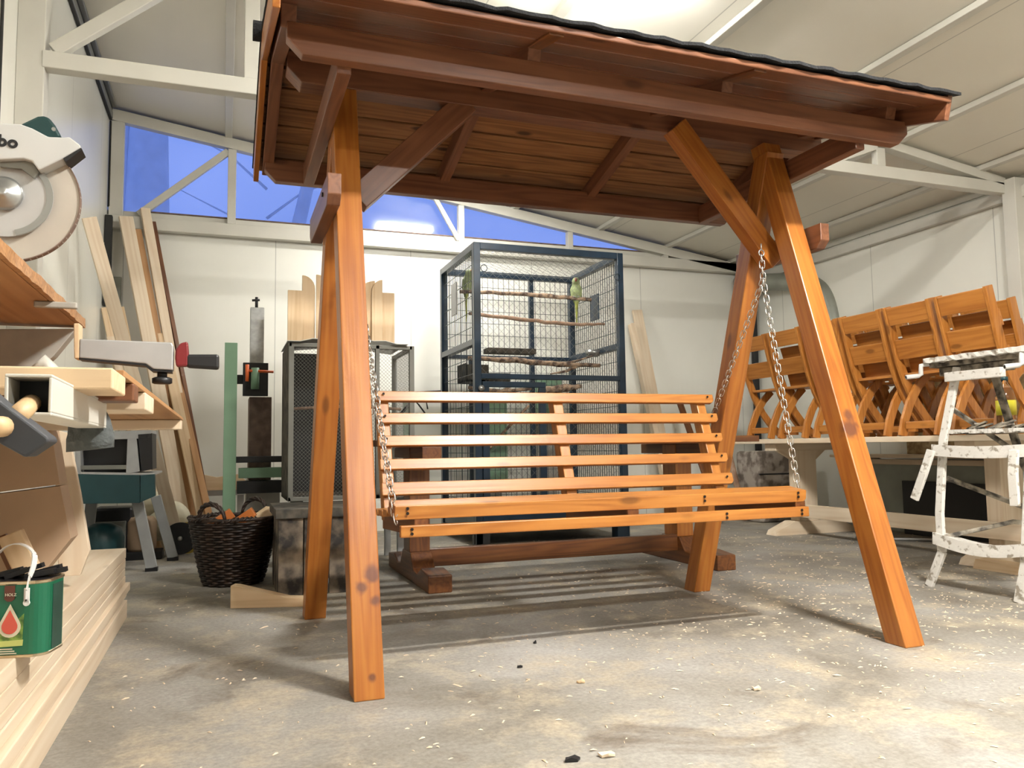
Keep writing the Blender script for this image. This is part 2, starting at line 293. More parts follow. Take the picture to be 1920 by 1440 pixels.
class MB:
    """collects shapes of ONE part"""
    def __init__(s): s.v = []; s.f = []
    def poly(s, vs, fs):
        k = len(s.v); s.v += [Vector(v) for v in vs]; s.f += [tuple(i + k for i in f) for f in fs]
    def bar(s, p0, p1, w, h=None, up=(0, 0, 1)):
        h = h or w; p0 = Vector(p0); p1 = Vector(p1); m = frame_from(p0, p1 - p0, up); L = (p1 - p0).length
        vs = [m @ Vector((x, y * w / 2, z * h / 2)) for x in (0, L) for y, z in ((-1, -1), (1, -1), (1, 1), (-1, 1))]
        s.poly(vs, [(0, 3, 2, 1), (4, 5, 6, 7)] + [(i, (i + 1) % 4, 4 + (i + 1) % 4, 4 + i) for i in range(4)])
    def box(s, lo, hi):
        lo = Vector(lo); hi = Vector(hi)
        vs = [(x, y, z) for z in (lo.z, hi.z) for x, y in ((lo.x, lo.y), (hi.x, lo.y), (hi.x, hi.y), (lo.x, hi.y))]
        s.poly(vs, [(0, 3, 2, 1), (4, 5, 6, 7)] + [(i, (i + 1) % 4, 4 + (i + 1) % 4, 4 + i) for i in range(4)])
    def tube(s, pts, rad, n=8, cap=True, jit=0):
        pts = [Vector(p) for p in pts]; rr = rad if isinstance(rad, (list, tuple)) else [rad] * len(pts)
        rings = []; prev = None
        for i, p in enumerate(pts):
            d = (pts[min(i + 1, len(pts) - 1)] - pts[max(i - 1, 0)]).normalized()
            ref = prev if prev is not None else (Vector((0, 0, 1)) if abs(d.z) < .9 else Vector((1, 0, 0)))
            a = (ref - d * d.dot(ref)).normalized(); prev = a; b = d.cross(a)
            rings.append([p + (a * math.cos(t) + b * math.sin(t)) * rr[i] * (1 + jit * (random.random() - .5)) for t in (2 * math.pi * k / n for k in range(n))])
        vs = [v for R in rings for v in R]; fs = []
        for i in range(len(rings) - 1):
            for k in range(n): fs.append((i * n + k, i * n + (k + 1) % n, (i + 1) * n + (k + 1) % n, (i + 1) * n + k))
        if cap: fs += [tuple(range(n - 1, -1, -1)), tuple(range(len(vs) - n, len(vs)))]
        s.poly(vs, fs)
    def torus(s, c, ax, R, r_, n=24, k=8):
        m = frame_from(c, ax, (0, 0, 1) if abs(Vector(ax).normalized().z) < .9 else (1, 0, 0))
        vs = []; fs = []
        for i in range(n):
            t = 2 * math.pi * i / n
            for j in range(k):
                q = 2 * math.pi * j / k
                vs.append(m @ Vector((r_ * math.sin(q), (R + r_ * math.cos(q)) * math.cos(t), (R + r_ * math.cos(q)) * math.sin(t))))
        for i in range(n):
            for j in range(k): fs.append((i * k + j, ((i + 1) % n) * k + j, ((i + 1) % n) * k + (j + 1) % k, i * k + (j + 1) % k))
        s.poly(vs, fs)
    def build(s, name, mat, parent=None, smooth=False, bev=0, origin=None, mw=None):
        if mw is None:
            o = Vector(origin) if origin is not None else (sum(s.v, Vector()) / len(s.v))
            mw = Matrix.Translation(o)
        inv = mw.inverted()
        return link(name, mesh_from(name, [inv @ v for v in s.v], s.f), mat, parent, mw, bev, smooth)
def lathe(name, prof, loc, mat, parent=None, axis=(0, 0, 1), n=32, smooth=True):
    """prof = [(radius, height)] turned about axis at loc"""
    A = Vector(axis).normalized(); ref = Vector((1, 0, 0)) if abs(A.x) < .9 else Vector((0, 1, 0))
    a = (ref - A * A.dot(ref)).normalized(); b = A.cross(a); loc = Vector(loc); vs = []; fs = []
    for rr, h in prof:
        for k in range(n):
            t = 2 * math.pi * k / n; vs.append(A * h + (a * math.cos(t) + b * math.sin(t)) * rr)
    for i in range(len(prof) - 1):
        for k in range(n): fs.append((i * n + k, i * n + (k + 1) % n, (i + 1) * n + (k + 1) % n, (i + 1) * n + k))
    fs += [tuple(range(n - 1, -1, -1)), tuple(range(len(vs) - n, len(vs)))]
    return link(name, mesh_from(name, vs, fs), mat, parent, Matrix.Translation(loc), 0, smooth)
def copy_tree(o, delta, label=None, parent=None):
    c = o.copy(); COL.objects.link(c)
    if parent is None:
        c.location = Vector(o.location) + Vector(delta)
        if label: c['label'] = label
    else:
        c.parent = parent; c.matrix_parent_inverse = o.matrix_parent_inverse.copy(); c.matrix_basis = o.matrix_basis.copy()
    for ch in list(o.children): copy_tree(ch, delta, None, c)
    return c
def struct(o): o['kind'] = 'structure'; return o
def smoothmod(o, lv=2):
    md = o.modifiers.new('subdivision', 'SUBSURF'); md.levels = lv; md.render_levels = lv; return o

# ================================================================== THE HALL
XL, XR, YB, YF = -.88, 5.17, 6.8, -9.0
def cz(x): return 3.29 - .148 * x
m = MB(); m.box((XL - .15, YF - .1, -.1), (XR + .15, YB + .15, 0)); struct(m.build('floor', M['concrete'], origin=(0, 0, 0)))
def wallpoly(name, pts, vec, mat):
    m = MB(); n = len(pts); v = [Vector(p) for p in pts] + [Vector(p) + Vector(vec) for p in pts]
    m.poly(v, [tuple(range(n)), tuple(range(2 * n - 1, n - 1, -1))] + [(i, (i + 1) % n, n + (i + 1) % n, n + i) for i in range(n)])
    return struct(m.build(name, mat, origin=(0, 0, 0)))
wallpoly('wall_back', [(XL, YB, 0), (XR, YB, 0), (XR, YB, cz(XR)), (4.66, YB, 2.6), (XL, YB, 2.6)], (0, .1, 0), M['wall_x'])
wallpoly('wall_left', [(XL, YF, 0), (XL, YB + .1, 0), (XL, YB + .1, cz(XL)), (XL, YF, cz(XL))], (-.1, 0, 0), M['wall_y'])
wallpoly('wall_right', [(XR, YF, 0), (XR, YB + .1, 0), (XR, YB + .1, cz(XR)), (XR, YF, cz(XR))], (.1, 0, 0), M['wall_y'])
wallpoly('wall_front', [(XL, YF, 0), (XR, YF, 0), (XR, YF, cz(XR)), (XL, YF, cz(XL))], (0, -.1, 0), M['wall_x'])
wallpoly('ceiling', [(XL - .1, YF, cz(XL - .1)), (XR + .1, YF, cz(XR + .1)), (XR + .1, YF, cz(XR + .1) + .1), (XL - .1, YF, cz(XL - .1) + .1)], (0, YB + .1 - YF, 0), M['ceil'])
ws = M['white_steel']
TN = [0]
def trim(p0, p1, w, h, mat=ws, up=(0, 0, 1), bev=.004):
    TN[0] += 1; return struct(beam('trim_%d' % TN[0], p0, p1, w, h, mat, None, up, bev=bev))
SL = (1, 0, -.148)                                        # down the roof slope
# back wall frame with the glazed gable above
trim((XL, 6.74, 2.49), (XR, 6.74, 2.49), .07, .10)
trim((XL, 6.79, 2.57), (4.5, 6.79, 2.57), .03, .05)
trim((XL + .005, 6.74, cz(XL) - .075), (XR, 6.74, cz(XR) - .075), .07, .09)
for x, w in ((-.82, .10), (.03, .065), (1.98, .055), (3.05, .055), (4.08, .055)):
    trim((x, 6.74, 2.54), (x, 6.74, cz(x) - .12), .06, w, up=(1, 0, 0))
trim((-.66, 6.74, 2.56), (.0, 6.74, 3.15), .04, .055)
trim((1.70, 6.74, 3.0), (1.96, 6.74, 2.56), .03, .04)
m = MB(); v = [(-.86, 6.80, 2.58), (4.62, 6.80, 2.58), (4.62, 6.80, cz(4.62)), (-.86, 6.80, cz(-.86))]
m.poly([Vector(q) + Vector((0, d, 0)) for d in (0, .008) for q in v], [(0, 1, 2, 3), (7, 6, 5, 4), (0, 4, 5, 1), (1, 5, 6, 2), (2, 6, 7, 3), (3, 7, 4, 0)])
struct(m.build('window_1', M['pane'], origin=(0, 6.8, 2.9)))
# dark ragged seal under the panes and under the ceiling edge
trim((-.6, 6.785, 2.603), (4.2, 6.785, 2.603), .02, .012, M['rust'])
trim((XL, 6.775, cz(XL) - .012), (XR, 6.775, cz(XR) - .012), .02, .016, M['darkgap'])
# purlins along the ceiling
for x in (0, .83, 1.67, 2.5, 3.37, 4.12, 4.85):
    trim((x, YF, cz(x) - .018), (x, YB, cz(x) - .018), .055, .035)
# left eaves: sheet-metal strips between wall and ceiling
trim((XL + .012, YF, 3.292), (XL + .012, 6.7, 3.292), .02, .014, M['darkgap'])
trim((XL + .014, YF, 3.328), (XL + .014, 6.7, 3.328), .024, .055, M['strip'])
trim((XL + .012, YF, 3.375), (XL + .012, 6.7, 3.375), .02, .035, M['darkgap'])
trim((XL + .03, YF, 3.402), (XL + .03, 6.7, 3.402), .04, .02, M['strip'])
trim((XL + .012, 6.72, 2.6), (XL + .012, 6.72, 3.29), .02, .02, M['darkgap'], up=(1, 0, 0))
# right wall rails and columns
trim((XR - .03, YF, 2.40), (XR - .03, 6.7, 2.40), .05, .08)
trim((XR - .012, YF, 2.49), (XR - .012, 6.7, 2.49), .02, .045)
trim((XR - .05, 3.84, 0), (XR - .05, 3.84, cz(XR) - .03), .10, .13, up=(1, 0, 0))
trim((XL + .055, 3.92, 0), (XL + .055, 3.92, 3.38), .10, .11, up=(1, 0, 0))
trim((XL + .055, .4, 0), (XL + .055, .4, 3.38), .10, .11, up=(1, 0, 0))
trim((XL + .008, 3.60, 0), (XL + .008, 3.60, 3.28), .012, .012, M['darkgap'], up=(1, 0, 0))
trim((5.11, 6.74, 0), (5.11, 6.74, 2.44), .05, .05, M['black'], up=(1, 0, 0))
trim((4.0, 6.775, .33), (XR, 6.775, .33), .03, .03, M['black'])
trim((XL + .02, .5, 1.79), (XL + .02, 3.88, 1.79), .03, .05, M['strip'])
trim((XL + .02, 3.30, 0), (XL + .02, 3.30, 1.76), .03, .05, up=(1, 0, 0))
trim((XL + .03, 6.6, 1.80), (XL + .03, 6.6, 2.50), .05, .05, M['darkgap'], up=(0, 1, 0))
trim((XL + .06, 6.76, 1.80), (XL + .06, 6.76, 2.06), .10, .02, M['duct'], up=(0, 1, 0))
# truss across the hall
for ty in (3.9, .4):
    trim((XL + .1, ty, 2.44), (XR - .06, ty, 2.44), .07, .078)
    trim((XL + .1, ty, cz(XL + .1) - .08), (XR - .1, ty, cz(XR - .1) - .055), .07, .06)
    for x in (.10, 1.3, 2.6, 3.98): trim((x, ty, 2.48), (x, ty, cz(x) - .1), .05, .07, up=(1, 0, 0))
    for a, b_ in ((-.74, .05), (3.62, 3.95)):
        zt = cz(b_) - .12 if a < 0 else 2.62
        trim((a, ty, 2.49), (b_, ty, zt), .05, .062)
# small socket box on right wall
# lamps of the hall: white housing with two tubes
for i, (x, y, z, w) in enumerate(LAMPS):
    t = thing('ceiling_lamp', (x, y, cz(x)), ['white twin-tube ceiling lamp nearest the glazed gable', 'white twin-tube ceiling lamp right above the swing roof',
              'white twin-tube ceiling lamp in front of the swing', 'white twin-tube ceiling lamp behind the viewer'][i], 'lamp', 'twin-tube lamps along the ceiling')
    box('housing', (x - .3, y - .045, z + .005), (x + .3, y + .045, cz(x + .3) - .005), M['white_plastic'], t)
    for dy in (-.035, .035):
        tb = MB(); tb.tube([(x - .27, y + dy, z - .028), (x + .27, y + dy, z - .028)], .013); tb.build('tube', M['tube_dim' if i == 0 else 'tube'], t, smooth=True)
# bare trees in the dusk outside the gable
for i, (px, w, lean) in enumerate(((275, .26, .0), (226, .10, .03), (500, .09, .9))):
    p = P(px, 400, y=9.5); mb = MB()
    mb.tube([(p.x, 9.5, -.5), (p.x + lean * .2, 9.5, 2.5), (p.x + lean * .6, 9.5, 4.2), (p.x + lean * 1.5, 9.5, 5.5)], [w, w, w * .8, w * .5], 12)
    for k in range(4 if i == 2 else 0):
        z0 = 2.7 + k * .35; s = (-1) ** k; mb.tube([(p.x, 9.5, z0), (p.x + s * .4, 9.5, z0 + .35), (p.x + s * 1.0, 9.4, z0 + .6)], [w * .2, w * .13, w * .05], 6)
    o = mb.build('bare_tree', M['tree'], smooth=True)
    tag(o, ['thick dark tree trunk outside behind the leftmost gable pane', 'thin tree trunk outside at the left edge of the gable window', 'slender leaning tree outside behind the second gable pane'][i], 'tree', 'bare trees outside the gable window')

# ================================================================== GARDEN SWING
sw = thing('garden_swing', (1.3, 2.83, 0), 'large orange-stained wooden garden swing frame with a black shingled roof', 'garden swing')
ST, SR, SD = M['stain'], M['stain_red_shaded'], M['stain_dark']
def leg(x, yf, zt, yt, mat):
    # square timber, foot cut flat on the floor
    d = Vector((0, yt - yf, zt)).normalized(); t = .087
    s = t / d.z                                            # horizontal depth of the section
    lo = [(x, yf, 0), (x + .087, yf, 0), (x + .087, yf + s, 0), (x, yf + s, 0)]
    return prism('leg', lo, (0, yt - yf, zt), mat, sw, grain=(0, yt - yf, zt), bev=.004)
# feet measured on the floor; tops meet under the ridge beam
def leg_local(o_, p): return tuple(WM[o_].inverted() @ Vector(p))
for x_, yf_, yt_, marks in ((.347, 2.268, 2.80, ((.41, .335, .036), (.38, .30, .024), (.42, .26, .020), (.40, .06, .016))), (2.178, 2.125, 2.76, ((2.205, .745, .048), (2.215, .80, .03)))):
    lg = leg(x_, yf_, 2.0, yt_, ST); mt = smudge('stained_wood_with_smudges', [(leg_local(lg, (mx_, yf_ + (yt_ - yf_) * mz_ / 2.0, mz_)), mr_) for mx_, mz_, mr_ in marks]); lg.data.materials[0] = mt
for (x, yf, yt) in ((.320, 3.42, 2.79), (2.10, 3.29, 2.73)):
    prism('leg', [(x, yf, 0), (x + .087, yf, 0), (x + .087, yf + .093, 0), (x, yf + .093, 0)], (.03 if x < 1 else .075, yt - yf, 1.95), ST, sw, grain=(0, yt - yf, 1.95), bev=.004)
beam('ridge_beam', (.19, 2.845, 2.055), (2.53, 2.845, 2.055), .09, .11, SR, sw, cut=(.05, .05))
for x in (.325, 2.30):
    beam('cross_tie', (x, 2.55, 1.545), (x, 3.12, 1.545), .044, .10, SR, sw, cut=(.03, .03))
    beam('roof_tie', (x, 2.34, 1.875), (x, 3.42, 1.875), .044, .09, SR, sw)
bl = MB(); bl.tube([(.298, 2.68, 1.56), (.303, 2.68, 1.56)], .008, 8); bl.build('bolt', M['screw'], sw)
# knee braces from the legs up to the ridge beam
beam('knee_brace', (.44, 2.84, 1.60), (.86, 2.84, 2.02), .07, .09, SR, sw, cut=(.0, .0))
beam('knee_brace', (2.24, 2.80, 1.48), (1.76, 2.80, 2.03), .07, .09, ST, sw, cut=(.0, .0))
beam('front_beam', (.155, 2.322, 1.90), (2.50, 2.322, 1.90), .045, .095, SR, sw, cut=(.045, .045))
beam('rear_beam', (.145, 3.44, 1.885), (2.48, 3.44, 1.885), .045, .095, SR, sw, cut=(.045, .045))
# pitched roof
RY, RZ = 2.83, 2.165; FS = (1.965 - RZ) / (2.09 - RY)      # front slope dz/dy
def rz(y): return RZ - abs(y - RY) * abs(FS)
for x in (.16, .93, 1.67, 2.42):
    for s, ye in ((-1, 2.30), (1, 3.52)):
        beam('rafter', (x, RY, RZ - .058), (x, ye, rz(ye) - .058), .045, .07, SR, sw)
XA, XB = .125, 2.50
def slope_boards(s, ye, n, mat):
    L = abs(ye - RY)
    for k in range(n):
        y0 = RY + s * (L * k / n); y1 = RY + s * (L * (k + 1) / n + .004)
        z0 = rz(y0) - .012 - (.006 if k else 0); z1 = rz(y1) - .016
        beam('roof_board', ((XA), (y0 + y1) / 2, (z0 + z1) / 2), (XB + (.0 if s > 0 else .0), (y0 + y1) / 2, (z0 + z1) / 2), abs(y1 - y0) - (.013 if s > 0 else .006), .018, mat, sw, up=(0, -s * -FS * 1.0 * (1 if s else 1), 1), bev=.004)
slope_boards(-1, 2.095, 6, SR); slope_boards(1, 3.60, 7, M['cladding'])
# barge boards at both gable ends (pale sawn edge)
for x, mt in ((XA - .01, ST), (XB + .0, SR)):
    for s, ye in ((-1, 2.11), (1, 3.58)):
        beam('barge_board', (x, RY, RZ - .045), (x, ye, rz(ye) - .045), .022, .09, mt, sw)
# shingles: two slopes, overlapping courses with a ragged lip, and the ridge cap
for s, ye in ((-1, 2.075), (1, 3.63)):
    mb = MB(); n = 5; L = abs(ye - RY)
    for k in range(n):
        ya = RY + s * L * k / n; yb = RY + s * (L * (k + 1) / n + .03 if k < n - 1 else L)
        seg = 70; top = []; 
        for i in range(seg + 1):
            x = XA - .025 + (XB - XA + .05) * i / seg; j = .0025 * math.sin(i * 1.7) + .003 * random.random()
            yb2 = yb + s * (-.006 if (i % 6 == 0) else 0)
            top.append(((x, ya, rz(ya) + .006), (x, yb2, rz(yb2) + .012 + j)))
        v = []; f = []
        for a, c_ in top: v += [a, c_, (a[0], a[1], a[2] - .006), (c_[0], c_[1], c_[2] - .011)]
        for i in range(seg):
            q = i * 4; f += [(q, q + 1, q + 5, q + 4), (q + 2, q + 6, q + 7, q + 3), (q + 1, q + 3, q + 7, q + 5), (q, q + 4, q + 6, q + 2)]
        f += [(0, 2, 3, 1), (seg * 4, seg * 4 + 1, seg * 4 + 3, seg * 4 + 2)]
        mb.poly(v, f)
    mb.build('shingle_roofing', M['shingle'], sw)
for x in (.93, 1.67):
    beam('rafter_tail_shade', (x, 2.30, rz(2.30) - .030), (x, 2.115, rz(2.115) - .029), .05, .010, SD, sw)  # thin dark strips paint the shadow on the rafter undersides
mb = MB(); mb.tube([(XA - .05, RY, RZ + .012), (XB + .04, RY, RZ + .012)], .035, 10); mb.build('ridge_cap', M['shingle'], sw)

# ------------------------------------------------------------------ hanging bench
be = thing('swing_bench', (1.3, 2.8, .45), 'orange slatted swing bench hanging on two chains', 'bench')
bx0, bx1 = .555, 2.105
SLT = [(3.10, .903), (3.07, .815), (3.04, .726), (3.005, .637), (2.97, .546)]
def screws(pts, parent):
    for p in pts:
        mb = MB(); mb.tube([Vector(p), Vector(p) + Vector((0, -.0025, 0))], .005, 8); mb.build('screw', M['screw'], parent)
sx = (.585, 1.335, 2.045)
for k, (y, z) in enumerate(SLT):
    s = beam('back_slat', (bx0, y, z), (bx1, y, z), .022, .042 if k < 4 else .05, M['gold'], be, up=(0, .33, 1), cut=(.0, .012))
    screws([(x + dx, y - .0115 + dz * -.3, z + dz) for x in (bx0 + .03, bx1 - .035) for dx, dz in ((0, .011), (.003, -.009))], s)
for x in sx:
    prism('back_stile', [(x - .022, 2.945, .43), (x - .022, 3.115, .915), (x - .022, 3.165, .90), (x - .022, 3.01, .43)], (.045, 0, 0), M['gold'], be, grain=(0, .17, .48), bev=.003)
# seat
s = beam('front_seat_slat', (.50, 2.505, .505), (2.07, 2.505, .505), .10, .045, M['gold'], be, cut=(.0, .012), up=(0, -.12, 1))
screws([(x, 2.4525, z) for x in (.54, 1.62, 2.03) for z in (.512, .497)], s)
s = beam('front_apron', (.515, 2.448, .442), (2.065, 2.448, .442), .022, .037, M['gold'], be)
screws([(x, 2.436, z) for x in (.55, 1.70, 2.03) for z in (.449, .435)], s)
for y, z in ((2.615, .495), (2.70, .482), (2.785, .475), (2.87, .472)):
    beam('seat_slat', (.515, y, z), (2.07, y, z), .07, .022, M['gold'], be)
for x in sx:
    prism('seat_rail', [(x - .022, 2.46, .425), (x - .022, 2.46, .482), (x - .022, 2.56, .48), (x - .022, 2.75, .462), (x - .022, 2.99, .46), (x - .022, 2.99, .40)], (.045, 0, 0), SD, be, bev=.003)
# ------------------------------------------------------------------ chains
def chain(mb, a, b_, pitch=.0245, Rm=.0105, wire=.0024):
    a = Vector(a); b_ = Vector(b_); d = (b_ - a); n = max(2, int(d.length / pitch)); d /= n
    X = d.normalized()
    for i in range(n):
        c = a + d * (i + .5); m = frame_from(c, X, (0, 0, 1) if abs(X.z) < .9 else (1, 0, 0)) @ Matrix.Rotation(math.radians(45 + 90 * (i % 2)), 4, 'X')
        L = .0085; pts = []
        for k in range(16):
            t = 2 * math.pi * k / 16; pts.append(m @ Vector((Rm * math.cos(t) + (L if math.cos(t) > 0 else -L) * (abs(math.cos(t)) > 1e-3), Rm * math.sin(t), 0)))
        rings = []; N = len(pts); vs = []; fs = []
        nrm = (m.to_3x3() @ Vector((0, 0, 1)))
        for k in range(N):
            t = (pts[(k + 1) % N] - pts[k - 1]).normalized(); o = nrm.cross(t)
            for j in range(6):
                q = 2 * math.pi * j / 6; vs.append(pts[k] + (nrm * math.cos(q) + o * math.sin(q)) * wire)
        for k in range(N):
            for j in range(6): fs.append((k * 6 + j, ((k + 1) % N) * 6 + j, ((k + 1) % N) * 6 + (j + 1) % 6, k * 6 + (j + 1) % 6))
        mb.poly(vs, fs)
for (x, top, knot, fr, bk, lab) in (
        (2.12, (2.12, 2.727, 1.49), (2.12, 2.722, 1.385), (2.115, 2.555, .525), (2.12, 3.11, .84), 'shiny steel chain on the right end of the swing bench'),
        (.50, (.445, 2.93, 1.51), (.447, 2.92, 1.40), (.503, 2.452, .47), (.545, 3.13, .84), 'steel chain on the left end of the swing bench, behind the front leg')):
    c = thing('swing_chain', top, lab, 'chain', 'bench chains')
    for nm, a, b_ in (('upper_strand', top, knot), ('front_strand', knot, fr), ('rear_strand', knot, bk)):
        mb = MB(); chain(mb, a, b_); mb.build(nm, M['chain'], c, smooth=True)
    mb = MB(); mb.torus((top[0], top[1], top[2] + .01), (0, 1, 0), .013, .003, 16, 6); mb.tube([(top[0], top[1], top[2] + .02), (top[0], top[1], top[2] + .05)], .003, 6); mb.build('eye_screw', M['galv'], c, smooth=True)

# ================================================================== BROWN TABLE BEHIND THE BENCH
t = thing('garden_table', (1.85, 4.25, 0), 'long brown-stained trestle table standing behind the swing bench', 'table')
for k in range(3):
    beam('table_board', (.78, 4.0 + k * .22, .728), (2.96, 4.0 + k * .22, .728), .215, .036, M['stain_dark'], t)
for x in (.93, 2.56):
    prism('foot', [(x, 3.77, 0), (x, 3.77, .085), (x, 3.93, .10), (x, 4.02, .06), (x, 4.10, .07), (x, 4.16, .15), (x, 4.36, .15), (x, 4.42, .07), (x, 4.50, .06), (x, 4.59, .10), (x, 4.75, .085), (x, 4.75, 0)], (.12, 0, 0), M['stain_dark'], t, bev=.006)
    beam('post', (x + .055, 4.25, .15), (x + .055, 4.25, .70), .15, .11, M['stain_dark'] if x < 1 else ST, t, up=(1, 0, 0))
    beam('bearer', (x + .055, 3.9, .675), (x + .055, 4.6, .675), .10, .06, M['stain_dark'], t)
beam('stretcher', (.99, 4.2, .115), (2.62, 4.2, .115), .045, .095, M['stain_dark'], t)

# ================================================================== BIRD CAGE
BS, WI = M['blue_steel'], M['wire']
cg = thing('bird_cage', (2.26, 5.8, 0), 'tall dark blue steel aviary cage holding two green parrots', 'bird cage')
X0, X1, Y0, Y1, ZT = 1.66, 2.86, 5.33, 6.28, 2.17; w = .05
def cb(name, lo, hi, mat=BS): return box(name, lo, hi, mat, cg, .003)
for x in (X0, X1 - w):
    for y in (Y0, Y1 - w): cb('corner_post', (x, y, .02), (x + w, y + w, ZT))
for y in (Y0, Y1 - w):
    cb('rail', (X0 + w, y, ZT - w), (X1 - w, y + w, ZT)); cb('rail', (X0 + w, y, .16), (X1 - w, y + w, .22))
for x in (X0, X1 - w):
    cb('rail', (x, Y0 + w, ZT - w), (x + w, Y1 - w, ZT)); cb('rail', (x, Y0 + w, 1.43), (x + w, Y1 - w, 1.475)); cb('rail', (x, Y0 + w, .16), (x + w, Y1 - w, .22))
cb('rail', (X0 + w, Y0, 1.185), (X1 - w, Y0 + w, 1.222)); cb('rail', (X0 + w, Y1 - w, 1.43), (X1 - w, Y1, 1.46))
cb('back_post', (2.44, Y1 - .04, .2), (2.48, Y1, ZT)); cb('back_post', (1.9, Y1 - .02, .2), (1.93, Y1, 1.43))
box('waste_tray', (X0 + .01, Y0 - .01, .10), (X1 - .01, Y1, .165), BS, cg, .004)
for x in (X0, X1 - .1):
    for y in (Y0, Y1 - .1): box('foot', (x, y, 0), (x + .1, y + .1, .10), M['black'] if x < 2 else BS, cg)
# door
d = cb('door_frame', (X0 + w + .005, Y0 - .005, 1.125), (2.20, Y0 + .03, 1.165))
for x in (X0 + w + .005, 2.15):
    box('door_stile', (x, Y0 - .005, .24), (x + .05, Y0 + .03, 1.125), BS, d)
lathe('lock', [(.0, 0), (.022, 0), (.024, .006), (.012, .009), (.008, .014)], (X0 + .045, Y0 - .006, 1.115), M['galv'], cg, (0, -1, 0), 20)
for x in (X0 + .045, X1 - .055):
    mb = MB(); mb.torus((x + (.03 if x < 2 else -.0), Y0 - .006, 1.98), (0, 1, 0), .024, .003, 18, 6); mb.build('hinge_ring', WI, cg, smooth=True)
def grid(name, f, na, nb, mat, r_=.0022, par=cg):
    """f(a,b) in 0..1 -> point; verticals na, horizontals nb"""
    mb = MB()
    for i in range(na + 1): mb.bar(f(i / na, 0), f(i / na, 1), r_)
    for j in range(nb + 1): mb.bar(f(0, j / nb), f(1, j / nb), r_)
    return mb.build(name, mat, par)
def lerp(a, b_, t): return a + (b_ - a) * t
for x in (X0 + .02, X1 - .02):
    grid('side_mesh', lambda a, b_: (x, lerp(Y0 + .04, Y1 - .04, a), lerp(.2, ZT - .03, b_)), 22, 17, WI, .0040)
grid('back_mesh', lambda a, b_: (lerp(X0 + .03, X1 - .03, a), Y1 - .02, lerp(.2, ZT - .03, b_)), 24, 19, WI, .0034)
def diamond(name, f, W_, H_, sp, mat, r_, par):
    mb = MB(); n = int((W_ + H_) / sp)
    for s in (0, 1):
        for i in range(1, n):
            c = i * sp; a0 = max(0, c - H_); a1 = min(W_, c)
            p = (a0, c - a0); q = (a1, c - a1)
            if a1 - a0 < .004: continue
            if s: p = (W_ - p[0], p[1]); q = (W_ - q[0], q[1])
            mb.bar(f(p[0] / W_, p[1] / H_), f(q[0] / W_, q[1] / H_), r_)
    return mb.build(name, mat, par)
diamond('front_mesh', lambda a, b_: (lerp(X0 + .04, X1 - .04, a), Y0 + .02, lerp(.2, ZT - .03, b_)), 1.12, 1.94, .06, M['greywire'], .0015, cg)
diamond('roof_mesh', lambda a, b_: (lerp(X0 + .03, X1 - .03, a), lerp(Y0 + .03, Y1 - .03, b_), ZT - .02), 1.14, .89, .06, M['greywire'], .0016, cg)
# plates clipped to the mesh and fittings inside
box('plate', (X0 - .004, 5.78, 1.72), (X0 + .008, 5.92, 1.97), M['grey_paint'], cg)
box('plate', (X1 - .03, 5.72, 1.72), (X1 - .015, 5.86, 1.93), BS, cg)
mb = MB(); mb.box((1.62, 5.75, 1.20), (1.80, 5.98, 1.215)); mb.box((1.62, 5.75, 1.20), (1.63, 5.98, 1.34)); mb.box((1.62, 5.75, 1.20), (1.80, 5.76, 1.33)); mb.box((1.66, 5.98, 1.20), (2.06, 5.99, 1.29))
o = mb.build('feeding_trough', M['oldwood']); o.location.x += .10; tag(o, 'dark feeding trough hooked inside the left side of the blue cage', 'feeder')
def branch(name, pts, rads, mat, label, twigs=()):
    mb = MB(); P_ = [Vector(p) for p in pts]; sub = []; rr = []
    for i in range(len(P_) - 1):
        for k in range(6):
            t = k / 6; sub.append(P_[i].lerp(P_[i + 1], t) + Vector((0, random.uniform(-.004, .004), random.uniform(-.004, .004)))); rr.append(lerp(rads[i], rads[i + 1], t))
    sub.append(P_[-1]); rr.append(rads[-1]); mb.tube(sub, rr, 9, jit=.25)
    for a, b_, c_, r_ in twigs: mb.tube([a, b_, c_], [r_, r_ * .8, r_ * .4], 7, jit=.3)
    return tag(mb.build(name, mat, smooth=True), label, 'branch', 'perches in the blue cage')
branch('perch_branch', [(1.70, 5.82, 1.905), (2.1, 5.8, 1.905), (2.45, 5.78, 1.895), (2.80, 5.78, 1.885)], (.014, .016, .018, .015), M['bark'], 'top perch branch in the blue cage with both parrots sitting on it')
branch('perch_branch', [(1.70, 5.6, 1.70), (2.1, 5.55, 1.66), (2.5, 5.55, 1.635), (2.80, 5.55, 1.65)], (.013, .015, .014, .010), M['bark_pale'], 'peeled pinkish perch branch, second from the top of the blue cage')
branch('perch_branch', [(1.72, 5.7, 1.372), (2.1, 5.68, 1.36), (2.45, 5.66, 1.335), (2.81, 5.66, 1.335)], (.016, .022, .020, .015), M['bark'], 'forked rough branch perch just above the cage door rail',
       [(Vector((2.45, 5.66, 1.335)), Vector((2.62, 5.66, 1.37)), Vector((2.74, 5.66, 1.41)), .012), (Vector((2.62, 5.66, 1.33)), Vector((2.5, 5.64, 1.28)), Vector((2.36, 5.62, 1.255)), .013)])
branch('perch_branch', [(1.74, 5.75, 1.15), (2.0, 5.75, 1.125), (2.25, 5.75, 1.15)], (.014, .018, .012), M['bark'], 'short crooked branch behind the top of the cage door', [(Vector((2.0, 5.75, 1.13)), Vector((2.1, 5.75, 1.17)), Vector((2.2, 5.75, 1.19)), .01)])
branch('perch_branch', [(2.30, 5.7, 1.13), (2.5, 5.7, 1.15), (2.66, 5.7, 1.17)], (.030, .034, .016), M['bark'], 'thick mossy stub branch right of the cage door')
